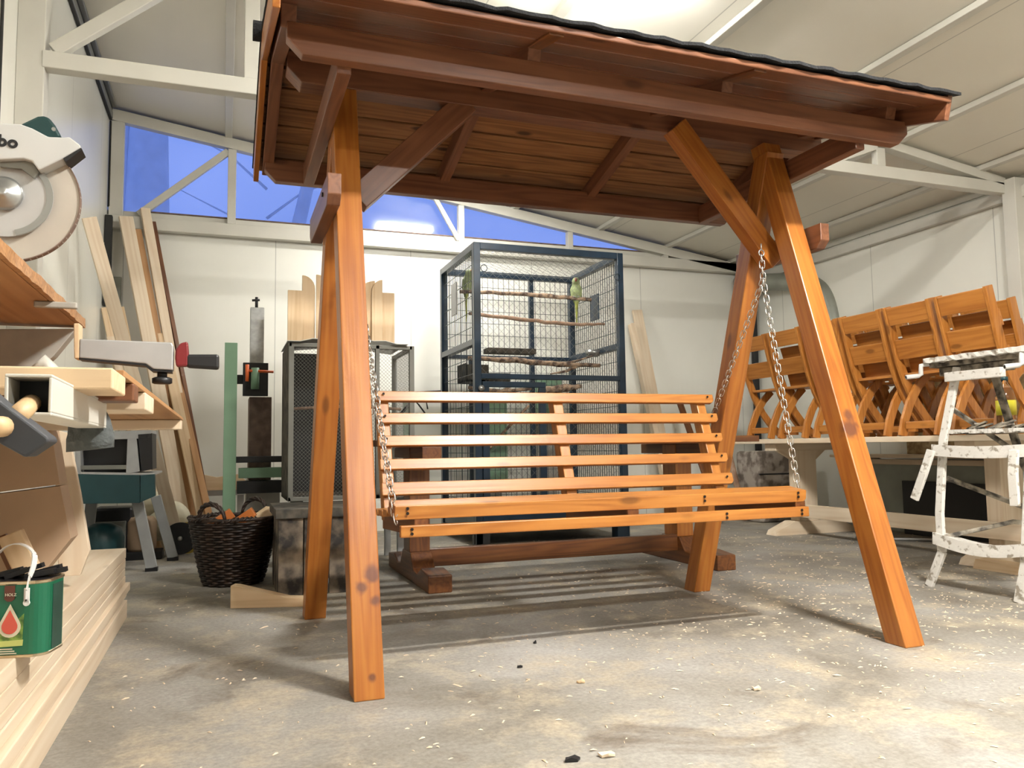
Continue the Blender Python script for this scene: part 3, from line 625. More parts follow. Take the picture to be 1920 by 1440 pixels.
branch('perch_branch', [(1.8, 5.8, .55), (2.0, 5.8, .78), (2.25, 5.8, 1.02)], (.010, .012, .010), M['bark'], 'steep dark branch low inside the blue cage')
tag(box('perch_shelf', (1.90, 5.75, 1.425), (2.30, 5.87, 1.465), M['oldwood']), 'grey weathered shelf board hanging in the middle of the blue cage', 'shelf')
bowl = lathe('food_bowl', [(.035, 0), (.055, .01), (.062, .05), (.066, .052), (.056, .012)], (2.78, 5.72, 1.41), M['galv'], None, (0, 0, 1)); tag(bowl, 'small metal food bowl hooked on the right side rail of the blue cage', 'bowl')
# parrots: one continuous body each, perched, tail hanging
def parrot(loc, rz_, label):
    t = thing('parrot', loc, label, 'parrot', 'parrots in the blue cage'); x, y, z = loc; R = Matrix.Translation(Vector(loc)) @ Matrix.Rotation(rz_, 4, 'Z')
    def q(a, b_, c_): return R @ Vector((a, b_, c_))
    mb = MB()                                             # body leans slightly back; beak towards local -y
    pts = [(0, -.020, .150), (0, -.024, .142), (0, -.022, .128), (0, -.012, .112), (0, -.004, .096), (0, .000, .070), (0, .004, .040), (0, .012, .010), (0, .022, -.020), (0, .028, -.045)]
    mb.tube([q(*p) for p in pts], [.012, .026, .033, .034, .031, .040, .043, .036, .024, .012], 16)
    body = smoothmod(mb.build('body', M['parrot'], t, True), 1)
    mb = MB(); mb.tube([q(0, .020, -.015), q(0, .028, -.08), q(0, .030, -.16), q(0, .030, -.255)], [.015, .012, .008, .003], 8); mb.build('tail', M['parrot_tail'], t, True)
    for s in (-1, 1):
        mb = MB(); mb.tube([q(s * .026, .004, .092), q(s * .036, .010, .06), q(s * .032, .022, .01), q(s * .012, .034, -.06)], [.008, .014, .013, .003], 8); mb.build('wing', M['parrot'], t, True)
        mb = MB(); mb.tube([q(s * .022, -.034, .132), q(s * .024, -.036, .132)], .0045, 8); mb.build('eye', M['black'], t, True)
        mb = MB()
        for k in (-1, 1): mb.tube([q(s * .014, .002, .008), q(s * .014 + k * .006, -.014, .004), q(s * .014 + k * .006, -.020, -.008)], [.005, .004, .003], 6)
        mb.build('foot', M['grey_paint'], t, True)
    mb = MB(); mb.tube([q(0, -.044, .134), q(0, -.056, .130), q(0, -.060, .118), q(0, -.056, .108)], [.011, .010, .006, .001], 8); mb.build('beak', M['beak'], t, True)
    mb = MB(); mb.torus(q(0, -.010, .108), (0, .25, 1), .026, .0022, 20, 6); mb.build('neck_ring', M['black'], t, True)
parrot((2.665, 5.775, 1.905), math.radians(-25), 'green long-tailed parrot perched at the right end of the top branch')
parrot((1.765, 5.815, 1.925), math.radians(20), 'green long-tailed parrot perched at the left end of the top branch')

# ================================================================== SMALL OLD AVIARY WITH PICKETS ON TOP
av = thing('small_aviary', (.68, 4.9, .4), 'old weathered wooden wire-fronted aviary box behind the left swing legs', 'bird cage')
OW = M['oldwood']; ax0, ax1, ay0, ay1, az0, az1 = .35, 1.10, 4.80, 5.35, .40, 1.33
box('side_panel', (ax0, ay0, az0), (ax0 + .02, ay1, az1), OW, av); box('floor_panel', (ax0, ay0, az0), (ax1, ay1, az0 + .03), OW, av)
box('back_panel', (ax0, ay1 - .015, az0), (ax1 - .22, ay1, az1), M['black'], av); box('partition', (.80, 5.0, az0), (.82, ay1 - .02, az1 - .02), M['rust'], av)
for x in (ax0, ax1 - .03):
    box('corner_post', (x, ay0 - .012, az0), (x + .03, ay0 + .02, az1), M['greywire'], av)
box('corner_post', (ax1 - .03, ay1 - .03, az0), (ax1, ay1, az1), M['greywire'], av)
box('corner_post', (.86, ay0 - .012, az0), (.885, ay0 + .02, az1), M['greywire'], av)
for z in (az0, az1 - .025):
    box('rail', (ax0, ay0 - .012, z), (ax1, ay0 + .015, z + .025), M['greywire'], av); box('rail', (ax1 - .025, ay0, z), (ax1, ay1, z + .025), M['greywire'], av)
diamond('front_mesh', lambda a, b_: (lerp(ax0 + .02, ax1 - .02, a), ay0 - .004, lerp(az0, az1, b_)), .71, .93, .022, M['greywire'], .0014, av)
diamond('side_mesh', lambda a, b_: (ax1 - .01, lerp(ay0, ay1, a), lerp(az0, az1, b_)), .57, .93, .024, M['greywire'], .0014, av)
for x, y in ((.42, 4.84), (.42, 5.25), (1.02, 4.84), (1.02, 5.25)):
    box('leg', (x - .02, y - .02, 0), (x + .02, y + .02, az0), M['grey_paint'] if x > 1 else OW, av)
mb = MB(); mb.tube([(.38, 5.05, .95), (.75, 5.03, .97), (1.07, 5.05, .95)], .01, 7); tag(mb.build('perch_branch', M['bark_pale'], smooth=True), 'thin pale perch stick inside the old weathered aviary', 'branch')
mb = MB(); v = []; n = 10
for i in range(n + 1):
    x = lerp(ax0 - .01, 1.06, i / n); z = az1 + .006 + .03 * math.sin(math.pi * i / n)
    v += [(x, ay0 - .03, z - .01 * (i % 2)), (x, ay1 - .02, z), (x, ay1 - .02, z + .004), (x, ay0 - .03, z + .004 - .01 * (i % 2))]
f = []
for i in range(n):
    for j in range(4): f.append((i * 4 + j, i * 4 + (j + 1) % 4, i * 4 + 4 + (j + 1) % 4, i * 4 + 4 + j))
f += [(0, 3, 2, 1), (n * 4, n * 4 + 1, n * 4 + 2, n * 4 + 3)]
mb.poly(v, f); tag(mb.build('cover_sheet', M['white_plastic']), 'thin white sheet covering the top of the old aviary', 'sheet')
mb = MB()
for k, (a, h, r_) in enumerate(((0, .18, 1), (.3, .26, 1), (.1, .12, 1), (.4, .33, .9))):
    mb.tube([(1.0, 5.0, .86), (1.05 + .1 * math.cos(a * 9), 5.0, .95 + h * .3), (1.18 + .05 * k, 5.02, .98 + .03 * k), (1.24, 5.02, .9 + .05 * k)], .005, 6)
tag(mb.build('wire_tangle', M['black'], smooth=True), 'loose black wires curling out of the right side of the old aviary', 'wire')
# fence pickets standing on it: rounded alternating with straight boards
pk = [(.365, .10, .325, 0), (.455, .08, .43, 1), (.540, .095, .435, 1), (.64, .09, .44, 1), (.735, .09, .44, 1), (.82, .10, .42, -1), (.895, .07, .425, -1), (.965, .085, .345, 0)]
for i, (x, wd, h, s) in enumerate(pk):
    z0 = az1 + .052; pts = [(x, 5.12, z0), (x + wd, 5.12, z0)]
    if s == 0: pts += [(x + wd, 5.12, z0 + h), (x, 5.12, z0 + h)]
    else:
        arc = [(x + wd * math.sin(math.pi / 2 * k / 6), z0 + h - .085 + .085 * math.cos(math.pi / 2 * k / 6)) for k in range(6, -1, -1)]
        if s < 0: arc = [(2 * x + wd - a, b_) for a, b_ in arc][::-1]
        pts += [(a, 5.12, b_) for a, b_ in arc]
    o = prism('fence_picket', [(p[0], p[1] + .022 * (i % 2), p[2]) for p in pts], (0, .02, 0), M['pale'], None, grain=(0, 0, 1))
    tag(o, {0: 'square-topped pine fence picket standing upright on the old aviary', 1: 'round-topped pine fence picket curving down to the right', -1: 'round-topped pine fence picket curving down to the left'}[s] + [', leftmost of the row', ', leftmost tall one', ', second tall one', ', by the swing leg', ', behind the swing legs', ', right of the swing legs', ', second from right', ', rightmost of the row'][i], 'fence picket', 'pine fence pickets on top of the old aviary')
box_ = box('wooden_crate', (.24, 3.98, 0), (.62, 4.5, .42), M['crate'], None, .006); bpy.data.objects.remove(box_)
t = thing('wooden_crate', (.43, 4.2, 0), 'dark stained old wooden crate on the floor beside the wicker basket', 'crate')
for x in (.25, .37, .49): box('board', (x, 3.99, 0), (x + .115, 4.01, .37), M['crate'], t)
for y in (4.0, 4.16, 4.32): box('board', (.25, y + .012, 0), (.27, y + .15, .37), M['crate'], t)
box('lid', (.235, 3.97, .37), (.63, 4.5, .415), OW, t); box('back_board', (.27, 4.46, 0), (.60, 4.48, .37), OW, t)
# wedge offcut on floor
tag(prism('wedge_offcut', [(.035, 3.80, 0), (.37, 3.70, 0), (.37, 3.70, .038), (.27, 3.73, .042), (.06, 3.79, .098), (.035, 3.80, .10)], (.02, .06, 0), M['pale'], None), 'pale wooden wedge lying on the floor in front of the crate', 'wood offcut')
# ------------------------------------------------------------------ wicker basket
bc = Vector((.055, 4.52, 0)); t = thing('wicker_basket', bc, 'dark brown round wicker basket holding orange offcuts', 'basket')
mb = MB(); rows = 26; H_ = .33
for k in range(rows):
    z = .01 + H_ * k / rows; R_ = .145 + .075 * (k / rows) ** .8; pts = []
    n = 56; ring = []
    for i in range(n):
        a = 2 * math.pi * i / n; rr = R_ + .006 * (1 if (i // 2 + k) % 2 else -1); ring.append((bc.x + rr * math.cos(a), bc.y + rr * math.sin(a), z))
    vs = []; fs = []
    for i in range(n):
        p = Vector(ring[i]); o_ = Vector((p.x - bc.x, p.y - bc.y, 0)).normalized()
        for j in range(5):
            q = 2 * math.pi * j / 5; vs.append(p + o_ * .0065 * math.cos(q) + Vector((0, 0, .0072 * math.sin(q))))
    for i in range(n):
        for j in range(5): fs.append((i * 5 + j, ((i + 1) % n) * 5 + j, ((i + 1) % n) * 5 + (j + 1) % 5, i * 5 + (j + 1) % 5))
    mb.poly(vs, fs)
mb.build('woven_body', M['wicker'], t, True)
lathe('liner', [(.13, .004), (.135, .01), (.205, .315), (.200, .315), (.125, .02)], bc, M['wicker'], t)
mb = MB()
for i in range(40):
    a = 2 * math.pi * i / 40; p = [(bc.x + (.222 + .012 * math.cos(b_ + i)) * math.cos(a + b_ * .06), bc.y + (.222 + .012 * math.cos(b_ + i)) * math.sin(a + b_ * .06), .345 + .012 * math.sin(b_ + i)) for b_ in (0, 1, 2, 3, 4)]
    mb.tube(p, .006, 5)
mb.torus((bc.x, bc.y, .345), (0, 0, 1), .222, .010, 40, 6); mb.build('braided_rim', M['wicker'], t, True)
for a0 in (-2.15, 1.0):
    mb = MB(); n = 14
    for s in (0, 1, 2):
        pts = []
        for i in range(n + 1):
            th = math.pi * i / n; tw = th * 5 + s * 2.1
            a = a0 + .36 * math.cos(th); rr = .215 + .008 * math.cos(tw)
            pts.append((bc.x + rr * math.cos(a), bc.y + rr * math.sin(a), .345 + .085 * math.sin(th) + .008 * math.sin(tw)))
        mb.tube(pts, .007, 6)
    mb.build('handle', M['wicker'], t, True)
for i, (x, y, r_, m_, lab) in enumerate(((-.07, -.06, .2, 'orange_wood', 'orange stained wood offcut sticking out of the wicker basket, left'), (.04, -.02, -.4, 'orange_wood', 'orange stained wood block in the middle of the wicker basket'), (.13, .05, 1.1, 'pale', 'pale block of wood at the right inside the wicker basket'))):
    o = beam('wood_offcut', (bc.x + x - .05, bc.y + y, .30), (bc.x + x + .06, bc.y + y + .03 * r_, .375 if i < 2 else .37), .06, .05, M[m_], None, (0, 0, 1)); tag(o, lab, 'wood offcut')

# ------------------------------------------------------------------ bandsaw with green post
t = thing('band_saw', (.25, 5.55, 0), 'old band saw with grey blade guard column, green body and orange knob', 'band saw')
GR = M['green']
box('guide_column', (.155, 5.60, 1.18), (.245, 5.68, 1.67), M['galv'], t, .004)
mb = MB(); mb.tube([(.195, 5.63, 1.67), (.195, 5.63, 1.745)], .010, 8); mb.tube([(.165, 5.62, 1.72), (.215, 5.62, 1.725)], .008, 8); mb.build('clamp_screw', M['black'], t, True)
box('guide_bracket', (.11, 5.50, 1.06), (.27, 5.56, 1.28), M['black'], t); box('guide_arm', (.0, 5.52, 1.14), (.14, 5.56, 1.20), M['black'], t)
mb = MB(); mb.tube([(.185, 5.45, 1.10), (.185, 5.45, 1.24)], .026, 12); mb.build('motor', GR, t, True)
mb = MB(); mb.tube([(.135, 5.44, 1.15), (.135, 5.44, 1.26)], .012, 8); mb.tube([(.135, 5.44, 1.22), (.30, 5.44, 1.215)], .009, 8); mb.build('tension_knob', M['orange'], t, True)
box('blade_box', (.155, 5.62, .5), (.30, 5.9, 1.06), M['rust'], t); box('base_column', (.14, 5.62, 0), (.36, 5.9, .5), M['dusty_alu'], t)
box('table_rail', (.07, 5.45, .62), (.42, 5.58, .66), M['black'], t); box('table_plate', (.09, 5.44, .52), (.42, 5.58, .585), GR, t); box('lower_bracket', (.08, 5.46, .42), (.42, 5.58, .50), M['black'], t)
t = thing('green_post', (.04, 5.22, 0), 'tall sage green square steel post standing by the back wall', 'post')
box('post', (-.005, 5.19, .005), (.07, 5.27, 1.37), GR, t); box('foot_plate', (-.04, 5.14, 0), (.11, 5.32, .006), GR, t)
# pale green cabinets seen through the blue cage
for i, (x0, x1, z0, z1, lab) in enumerate(((2.05, 2.30, .35, 1.12, 'pale green machine housing behind the left half of the blue cage'), (2.62, 2.82, .9, 1.32, 'pale green machine head behind the right half of the blue cage'))):
    t = thing('machine_housing', ((x0 + x1) / 2, 6.55, 0), lab, 'machine')
    box('body', (x0, 6.45, z0), (x1, 6.72, z1), GR, t, .01); box('stand', (x0 + .04, 6.5, 0), (x1 - .04, 6.7, z0), M['dusty_alu'], t)
box_o = beam('guide_fence', (1.15, 6.36, 1.115), (1.98, 6.36, 1.115), .04, .05, M['black'], None); tag(box_o, 'long black steel bar running behind the old aviary to the blue cage', 'bar')
tag(box('support_post', (1.38, 6.38, 0), (1.46, 6.44, 1.088), GR, None), 'pale green post carrying the long black bar between the two cages', 'post')
# ------------------------------------------------------------------ planks leaning in the back left corner
def lean(name, b0, t0, w, th, mat, label, up, group=None):
    o = beam(name, b0, t0, w, th, mat, None, up, bev=.003); tag(o, label, 'plank', group); return o
pl = [((-.24, 6.28, .02), (-.735, 6.60, 2.50), .10, .03, 'pale2', 'broad pale plank leaning in the corner, leftmost of the tall ones'),
      ((-.18, 6.33, .02), (-.66, 6.65, 2.42), .06, .025, 'ply', 'brown-faced narrow plank leaning between two pale planks'),
      ((-.13, 6.36, .02), (-.61, 6.68, 2.60), .07, .03, 'pale2', 'tallest pale plank leaning in the back left corner'),
      ((-.06, 6.38, .02), (-.55, 6.70, 2.50), .03, .04, 'stain_dark', 'thin dark-edged plank, rightmost of the leaning stack'),
      ((-.40, 6.20, .02), (-.80, 6.52, 1.78), .16, .02, 'pale', 'wide short pine board leaning in front of the corner stack'),
      ((-.33, 6.12, .02), (-.76, 6.42, 1.55), .13, .02, 'pale2', 'pale board leaning low in front of the corner stack, near the planer'),
      ((-.10, 6.24, .02), (-.46, 6.55, 1.60), .075, .02, 'pale', 'narrow pine batten leaning right of the wide boards'),
      ((-.05, 6.2, .02), (-.45, 6.66, 1.7), .05, .03, 'ply', 'brown narrow batten leaning at the right foot of the corner stack')]
for b0, t0, w_, th, m_, lab in pl: lean('leaning_plank', b0, t0, w_, th, M[m_], lab, (.35, -1, .2), 'planks leaning in the back left corner')
# bent rough board leaning closer, by the saw
a = P(146, 398, y=4.4); b_ = P(222, 660, y=4.0)
lean('leaning_plank', (-.27, 5.98, .015), (-.80, 5.36, 2.14), .085, .02, M['pale2'], 'slim pale lath leaning on the left wall behind the circular saw', (.35, -1, .2))
# planks leaning right of blue cage
lean('leaning_plank', (3.93, 6.42, .02), (3.765, 6.76, 2.01), .10, .03, M['pale2'], 'tall pale plank leaning on the wall right of the blue cage', (0, -1, 0), 'planks right of the blue cage')
lean('leaning_plank', (3.86, 6.36, .02), (3.67, 6.70, 1.86), .05, .07, M['pale2'], 'shorter plank with angled top leaning beside the tall one right of the blue cage', (0, -1, 0), 'planks right of the blue cage')
lean('leaning_plank', (4.13, 6.0, .02), (4.05, 6.5, 1.1), .06, .02, M['stain_dark'], 'dark brown slat leaning low near the pale planks right of the cage', (0, -1, 0), 'planks right of the blue cage')

# ================================================================== WORKBENCH ON THE RIGHT WITH CHAIRS
PA = M['pale2']
t = thing('workbench', (4.25, 4.1, 0), 'long raw pine trestle workbench along the right wall carrying the orange chairs', 'workbench')
for k in range(3):
    box('top_board', (3.90 + k * .235, 2.2, .695), (4.13 + k * .235, 5.45, .73), PA, t)
for y in (5.0, 3.3):
    prism('foot', [(3.92, y, 0), (3.94, y, .035), (4.10, y, .10), (4.52, y, .10), (4.68, y, .035), (4.70, y, 0)], (0, .12, 0), PA, t)
    box('post', (4.15, y + .01, .10), (4.33, y + .11, .64), PA, t); box('bearer', (3.94, y - .01, .64), (4.6, y + .12, .695), PA, t)
box('stretcher', (4.10, 2.6, .14), (4.135, 5.1, .235), PA, t)
prism('gusset', [(4.0, 5.05, .64), (4.15, 5.05, .64), (4.15, 5.05, .56)], (0, .03, 0), PA, t); prism('gusset', [(4.33, 5.05, .64), (4.46, 5.05, .64), (4.33, 5.05, .54)], (0, .03, 0), PA, t)
ZB = .73
def arc_pts(c, w):
    """strip of width w along centre line c (x,z)"""
    L, R = [], []
    for i, p in enumerate(c):
        d = (Vector(c[min(i + 1, len(c) - 1)]) - Vector(c[max(i - 1, 0)])).normalized(); n = Vector((-d.y, d.x)) * w / 2
        L.append(Vector(p) + n); R.append(Vector(p) - n)
    return L + R[::-1]
def chair_at(x, y, label, double=True, first=None):
    t = thing('folding_chair', (x, y, ZB), label, 'chair', 'orange folding chairs on the workbench'); hw = .172
    def strip(name, c, w, y0, th, up=0):
        pts = [(x + p.x, y0, ZB + p.y) for p in arc_pts(c, w)]
        return prism(name, pts, (0, th, 0), M['gold'], t, grain=(0, 0, 1), bev=.003)
    stile = [(.0, .81), (.04, .64), (.085, .46), (.13, .34), (.20, .21), (.29, .10), (.41, .0)]
    fleg = [(.045, .0), (.07, .10), (.12, .21), (.19, .31), (.27, .385)]
    for s in (-1, 1):
        strip('stile', stile, .055, y + s * hw - (.022 if s > 0 else 0), .022)
        strip('front_leg', fleg, .055, y + s * (hw - .03) - (.022 if s > 0 else 0), .022)
    yy = (y - hw + .0, y + hw - .0)
    def slat(name, p, q, w_, off=-.02):
        a = Vector((x + p[0] + off, 0, ZB + p[1])); b_ = Vector((x + q[0] + off, 0, ZB + q[1])); c = (a + b_) / 2
        beam(name, (c.x, y - hw + .024, c.z), (c.x, y + hw - .024, c.z), .018, (b_ - a).length, M['gold'], t, up=(b_ - a))
    slat('back_slat', (.0, .80), (.028, .69), .1, -.012); slat('back_slat', (.055, .60), (.09, .48), .1, -.012)
    if double:
        slat('inner_slat', (.03, .69), (.06, .60), .1, .06); slat('inner_slat', (.09, .49), (.115, .40), .1, .06)
    for k in range(5): box('seat_slat', (x + .10 + k * .075, y - hw + .024, ZB + .375 + .004 * k), (x + .165 + k * .075, y + hw - .024, ZB + .393 + .004 * k), M['gold'], t)
    box('base_rail', (x + .055, y - hw + .06, ZB + .045), (x + .08, y + hw - .06, ZB + .09), M['gold'], t)
    box('rear_rail', (x + .30, y - hw + .06, ZB + .03), (x + .325, y + hw - .06, ZB + .07), M['gold'], t)
    return t
names = ['orange folding chair nearest the viewer on the workbench, cut by the right edge', 'orange folding chair with the highest back, behind the white ladder', 'orange folding chair left of the tallest one, by the ladder top',
         'orange folding chair just right of the swing front leg', 'orange folding chair hidden behind the right front swing leg', 'orange folding chair left of the right front swing leg, behind the chain', 'orange folding chair at the far end of the workbench, beside the rear swing leg']
ch0 = chair_at(3.90, 3.66, names[2], True)
for i, y in enumerate((2.90, 3.28, 3.66, 4.04, 4.42, 4.80, 5.18)):
    if i == 2: continue
    if i in (0, 6): chair_at(3.90 + (.34 if i == 0 else 0), y - (.05 if i == 0 else 0), names[i], False)
    else: copy_tree(ch0, (0, y - 3.66, 0), names[i])
# second row behind, seats against the wall
ch1 = chair_at(4.36, 3.5, 'orange folding chair in the rear row, behind the gap of the two nearest chairs', True)
ch1['group'] = 'rear row of orange folding chairs'
for y, lab in ((3.9, 'orange folding chair of the rear row, second from the viewer'), (4.3, 'orange folding chair of the rear row, third from the viewer'), (4.7, 'orange folding chair of the rear row, farthest from the viewer')):
    copy_tree(ch1, (0, y - 3.5, 0), lab)
# things behind the bench
t = thing('wrapped_bale', (4.64, 5.95, 0), 'stained grey-white paper-wrapped bale standing under the far end of the workbench', 'bale')
box('body', (4.44, 5.85, 0), (4.90, 6.2, .63), M['sack'], t, .03); box('strap', (4.435, 5.844, .42), (4.905, 5.86, .432), M['black'], t)
tag(beam('round_stake', (4.38, 6.0, .012), (4.36, 6.2, .66), .05, .05, M['bark_pale'], None, bev=.02), 'round-topped wooden stake standing left of the wrapped bale', 'stake')
tag(beam('round_stake', (4.50, 6.32, .012), (4.42, 6.5, .55), .04, .03, M['pale2'], None, bev=.01), 'thin pale stake behind the round-topped one by the bale', 'stake')
t = thing('dark_panel_stack', (4.95, 4.3, 0), 'dark grey sheet panels standing under the workbench by the right wall', 'panel')
box('panel', (4.93, 3.0, .0), (4.96, 5.2, .52), M['duct'], t); box('panel', (4.86, 3.3, 0), (4.90, 4.7, .40), M['black'], t); box('edge_rail', (4.90, 3.0, .52), (4.97, 5.2, .56), PA, t)
tag(box('strand_board', (4.98, 3.75, .60), (5.01, 4.75, 1.24), M['osb'], None), 'yellow strand board sheet standing behind the orange chairs', 'board')
box_ = box('shelf_plank', (4.72, 3.2, .575), (5.10, 5.3, .598), PA, None); tag(box_, 'pale shelf plank at the right wall under the strand board', 'plank')
for yy in (3.3, 5.1): 
    tag(box('shelf_support', (4.99, yy, 0), (5.06, yy + .06, .573), PA, None), 'pale upright under the wall shelf plank, ' + ('near end' if yy < 4 else 'far end'), 'post', 'uprights of the wall shelf')
# ventilation duct, a bend dropping down from the wall
mb = MB(); k0 = [P(1385, 530, y=6.70), P(1470, 528, y=6.2), P(1525, 532, y=5.9), P(1553, 552, y=5.75), P(1566, 590, y=5.68), P(1568, 660, y=5.66), P(1570, 760, y=5.66)]
pts = []
for i_ in range(len(k0) - 1):
    for q_ in range(5): pts.append(k0[i_].lerp(k0[i_ + 1], q_ / 5))
pts.append(k0[-1])
for _ in range(6): pts = [pts[0]] + [(pts[i_ - 1] + pts[i_] * 2 + pts[i_ + 1]) / 4 for i_ in range(1, len(pts) - 1)] + [pts[-1]]
mb.tube(pts, .085, 20); tag(mb.build('ventilation_duct', M['duct'], smooth=True), 'grey round ventilation duct bending down at the right wall', 'duct')
t = thing('socket_box', (5.14, 4.12, 1.62), 'small white socket box on the right wall beside the column', 'socket'); box('housing', (5.10, 4.02, 1.585), (5.168, 4.12, 1.66), M['white_plastic'], t)
box('cover', (5.094, 4.03, 1.595), (5.10, 4.11, 1.65), M['white_plastic'], t)
tag(box('cardboard_sheet', (5.12, 4.06, 1.20), (5.15, 4.40, 1.50), M['pale'], None), 'tan board leaning on the right wall left of the white column', 'board')
mb = MB(); mb.tube([(4.3, 4.6, .012), (4.45, 4.4, .012), (4.6, 4.3, .012), (4.75, 4.15, .012), (4.80, 3.6, .012)], .01, 8); tag(mb.build('hose', M['grey_alu'], smooth=True), 'grey hose lying on the floor behind the workbench foot', 'hose')
tag(prism('wood_offcut', [(3.86, 2.98, 0), (3.86, 3.28, 0), (3.86, 3.26, .055), (3.86, 2.95, .05)], (.10, 0, 0), M['pale'], None), 'flat pale offcut on the floor behind the ladder feet', 'wood offcut')
# plastic bottle on the workbench
bl_ = thing('plastic_bottle', (3.80, 3.05, 0), 'clear plastic bottle with yellow label standing behind the ladder', 'bottle')
bz = ZB + .001; bl_.location = (3.96, 3.10, bz); WM[bl_] = Matrix.Translation(Vector((3.96, 3.10, bz)))
lathe('body', [(.035, 0), (.048, .008), (.048, .09), (.044, .11), (.048, .13), (.048, .19), (.036, .24), (.016, .27), (.015, .29)], (3.96, 3.10, bz), M['pet'], bl_)
lathe('label', [(.0487, .10), (.0487, .18), (.0484, .18), (.0484, .10)], (3.96, 3.10, bz), M['water'], bl_); lathe('cap', [(.018, .288), (.018, .308), (.001, .309)], (3.96, 3.10, bz), M['teal2'], bl_)

# ================================================================== PAINT-SPATTERED STEPLADDER
t = thing('step_ladder', (3.45, 2.75, 0), 'white paint-spattered old stepladder standing at the right edge', 'ladder'); LA, LD = M['ladder'], M['ladder_dirty']
def rail(name, pts, w, mat, fl=.5):
    mb = MB(); P_ = [Vector(p) for p in pts]
    for a, b_ in zip(P_, P_[1:]): mb.bar(a, b_ + (b_ - a).normalized() * .006, w, w * fl, up=(1, 0, 0))
    return mb.build(name, mat, t, bev=.003)
rail('front_rail', [(3.215, 2.975, .0), (3.225, 2.90, .17), (3.24, 2.915, .35), (3.30, 2.925, .70), (3.36, 2.875, 1.05)], .040, LA)
rail('front_rail', [(3.215, 2.515, .0), (3.225, 2.48, .17), (3.25, 2.45, .60), (3.36, 2.40, 1.05)], .040, LA)
rail('rear_rail', [(3.50, 2.80, 1.05), (3.62, 2.77, .60), (3.72, 2.66, .25), (3.76, 2.62, .0)], .036, LD)
rail('rear_rail', [(3.50, 2.45, 1.05), (3.70, 2.42, .5), (3.78, 2.38, .0)], .036, LD)
# platform with a pocked white lip over a dark board
mb = MB(); n = 30; v = []
for i in range(n + 1):
    y = lerp(3.02, 2.36, i / n); j = lambda: random.uniform(-.004, .004); v += [(3.30 + j(), y, 1.088 + j()), (3.34, y, 1.088 + j()), (3.34, y, 1.112 + j() * .4), (3.30 + j(), y, 1.112 + j() * .4)]
f = [(i * 4 + k, i * 4 + (k + 1) % 4, i * 4 + 4 + (k + 1) % 4, i * 4 + 4 + k) for i in range(n) for k in range(4)] + [(0, 1, 2, 3), (n * 4 + 3, n * 4 + 2, n * 4 + 1, n * 4)]
mb.poly(v, f); mb.build('platform_lip', LA, t)
box('platform', (3.34, 2.36, 1.065), (3.72, 3.02, 1.10), LD, t); box('platform_bearer', (3.36, 2.62, 1.02), (3.42, 2.98, 1.063), LD, t)
box('cross_bar', (3.30, 2.60, .985), (3.335, 2.90, 1.03), LA, t)
def tread(name, z, y0, y1, x, dip, mat, h=.055):
    mb = MB(); n = 14; v = []
    for i in range(n + 1):
        y = lerp(y0, y1, i / n); d = dip * math.sin(math.pi * i / n); v += [(x, y, z - h / 2 - d), (x + .018, y, z - h / 2 - d), (x + .10, y, z + h / 2 - d - .01), (x + .004, y, z + h / 2 - d)]
    f = [(i * 4 + k, i * 4 + (k + 1) % 4, i * 4 + 4 + (k + 1) % 4, i * 4 + 4 + k) for i in range(n) for k in range(4)] + [(0, 1, 2, 3), (n * 4 + 3, n * 4 + 2, n * 4 + 1, n * 4)]
    mb.poly(v, f); mb.build(name, mat, t)
tread('tread', .655, 2.94, 2.42, 3.235, .010, LA); tread('tread', .235, 2.93, 2.44, 3.20, .03, LA)
mb = MB()
for i in range(26):
    y = 2.93 - i * .02; mb.box((3.31, y - .017, .735 + random.uniform(-.004, .004)), (3.35, y, .752))
mb.build('ribbed_edge', LA, t)
box('paint_tray', (3.35, 2.40, .73), (3.60, 2.93, .752), LD, t)
mb = MB()
for i in range(16):
    y = 2.9 - i * .028; mb.bar((3.36 + random.uniform(0, .1), y, .755), (3.42 + random.uniform(-.05, .08), y - .07, .77 + random.uniform(0, .022)), .03, .008)
mb.build('debris', LD, t)
rail('hook_leg', [(3.225, 2.93, .655), (3.20, 2.955, .55), (3.185, 3.005, .42)], .042, LA, .4)
rail('hook_leg', [(3.225, 2.50, .655), (3.21, 2.50, .55), (3.205, 2.495, .42)], .042, LA, .4)
rail('brace', [(3.33, 2.90, .86), (3.56, 2.72, .62)], .024, LD); rail('brace', [(3.28, 2.90, .52), (3.66, 2.66, .33)], .024, LD); rail('brace', [(3.22, 2.89, .24), (3.45, 2.70, .32), (3.62, 2.60, .30)], .02, LD)
for y in (3.04, 2.50):
    mb = MB(); mb.tube([(3.33, y - .03, 1.085), (3.31, y, 1.08), (3.305, y, 1.035), (3.30, y + .012, 1.028), (3.24, y + .03, 1.022)], .012, 10, cap=True)
    o = mb.build('pipe_clamp', M['white_plastic'], t, True)
    mb = MB(); mb.tube([(3.239, y + .0303, 1.0219), (3.2385, y + .0305, 1.0218)], .008, 10); mb.build('bore', M['black'], o)

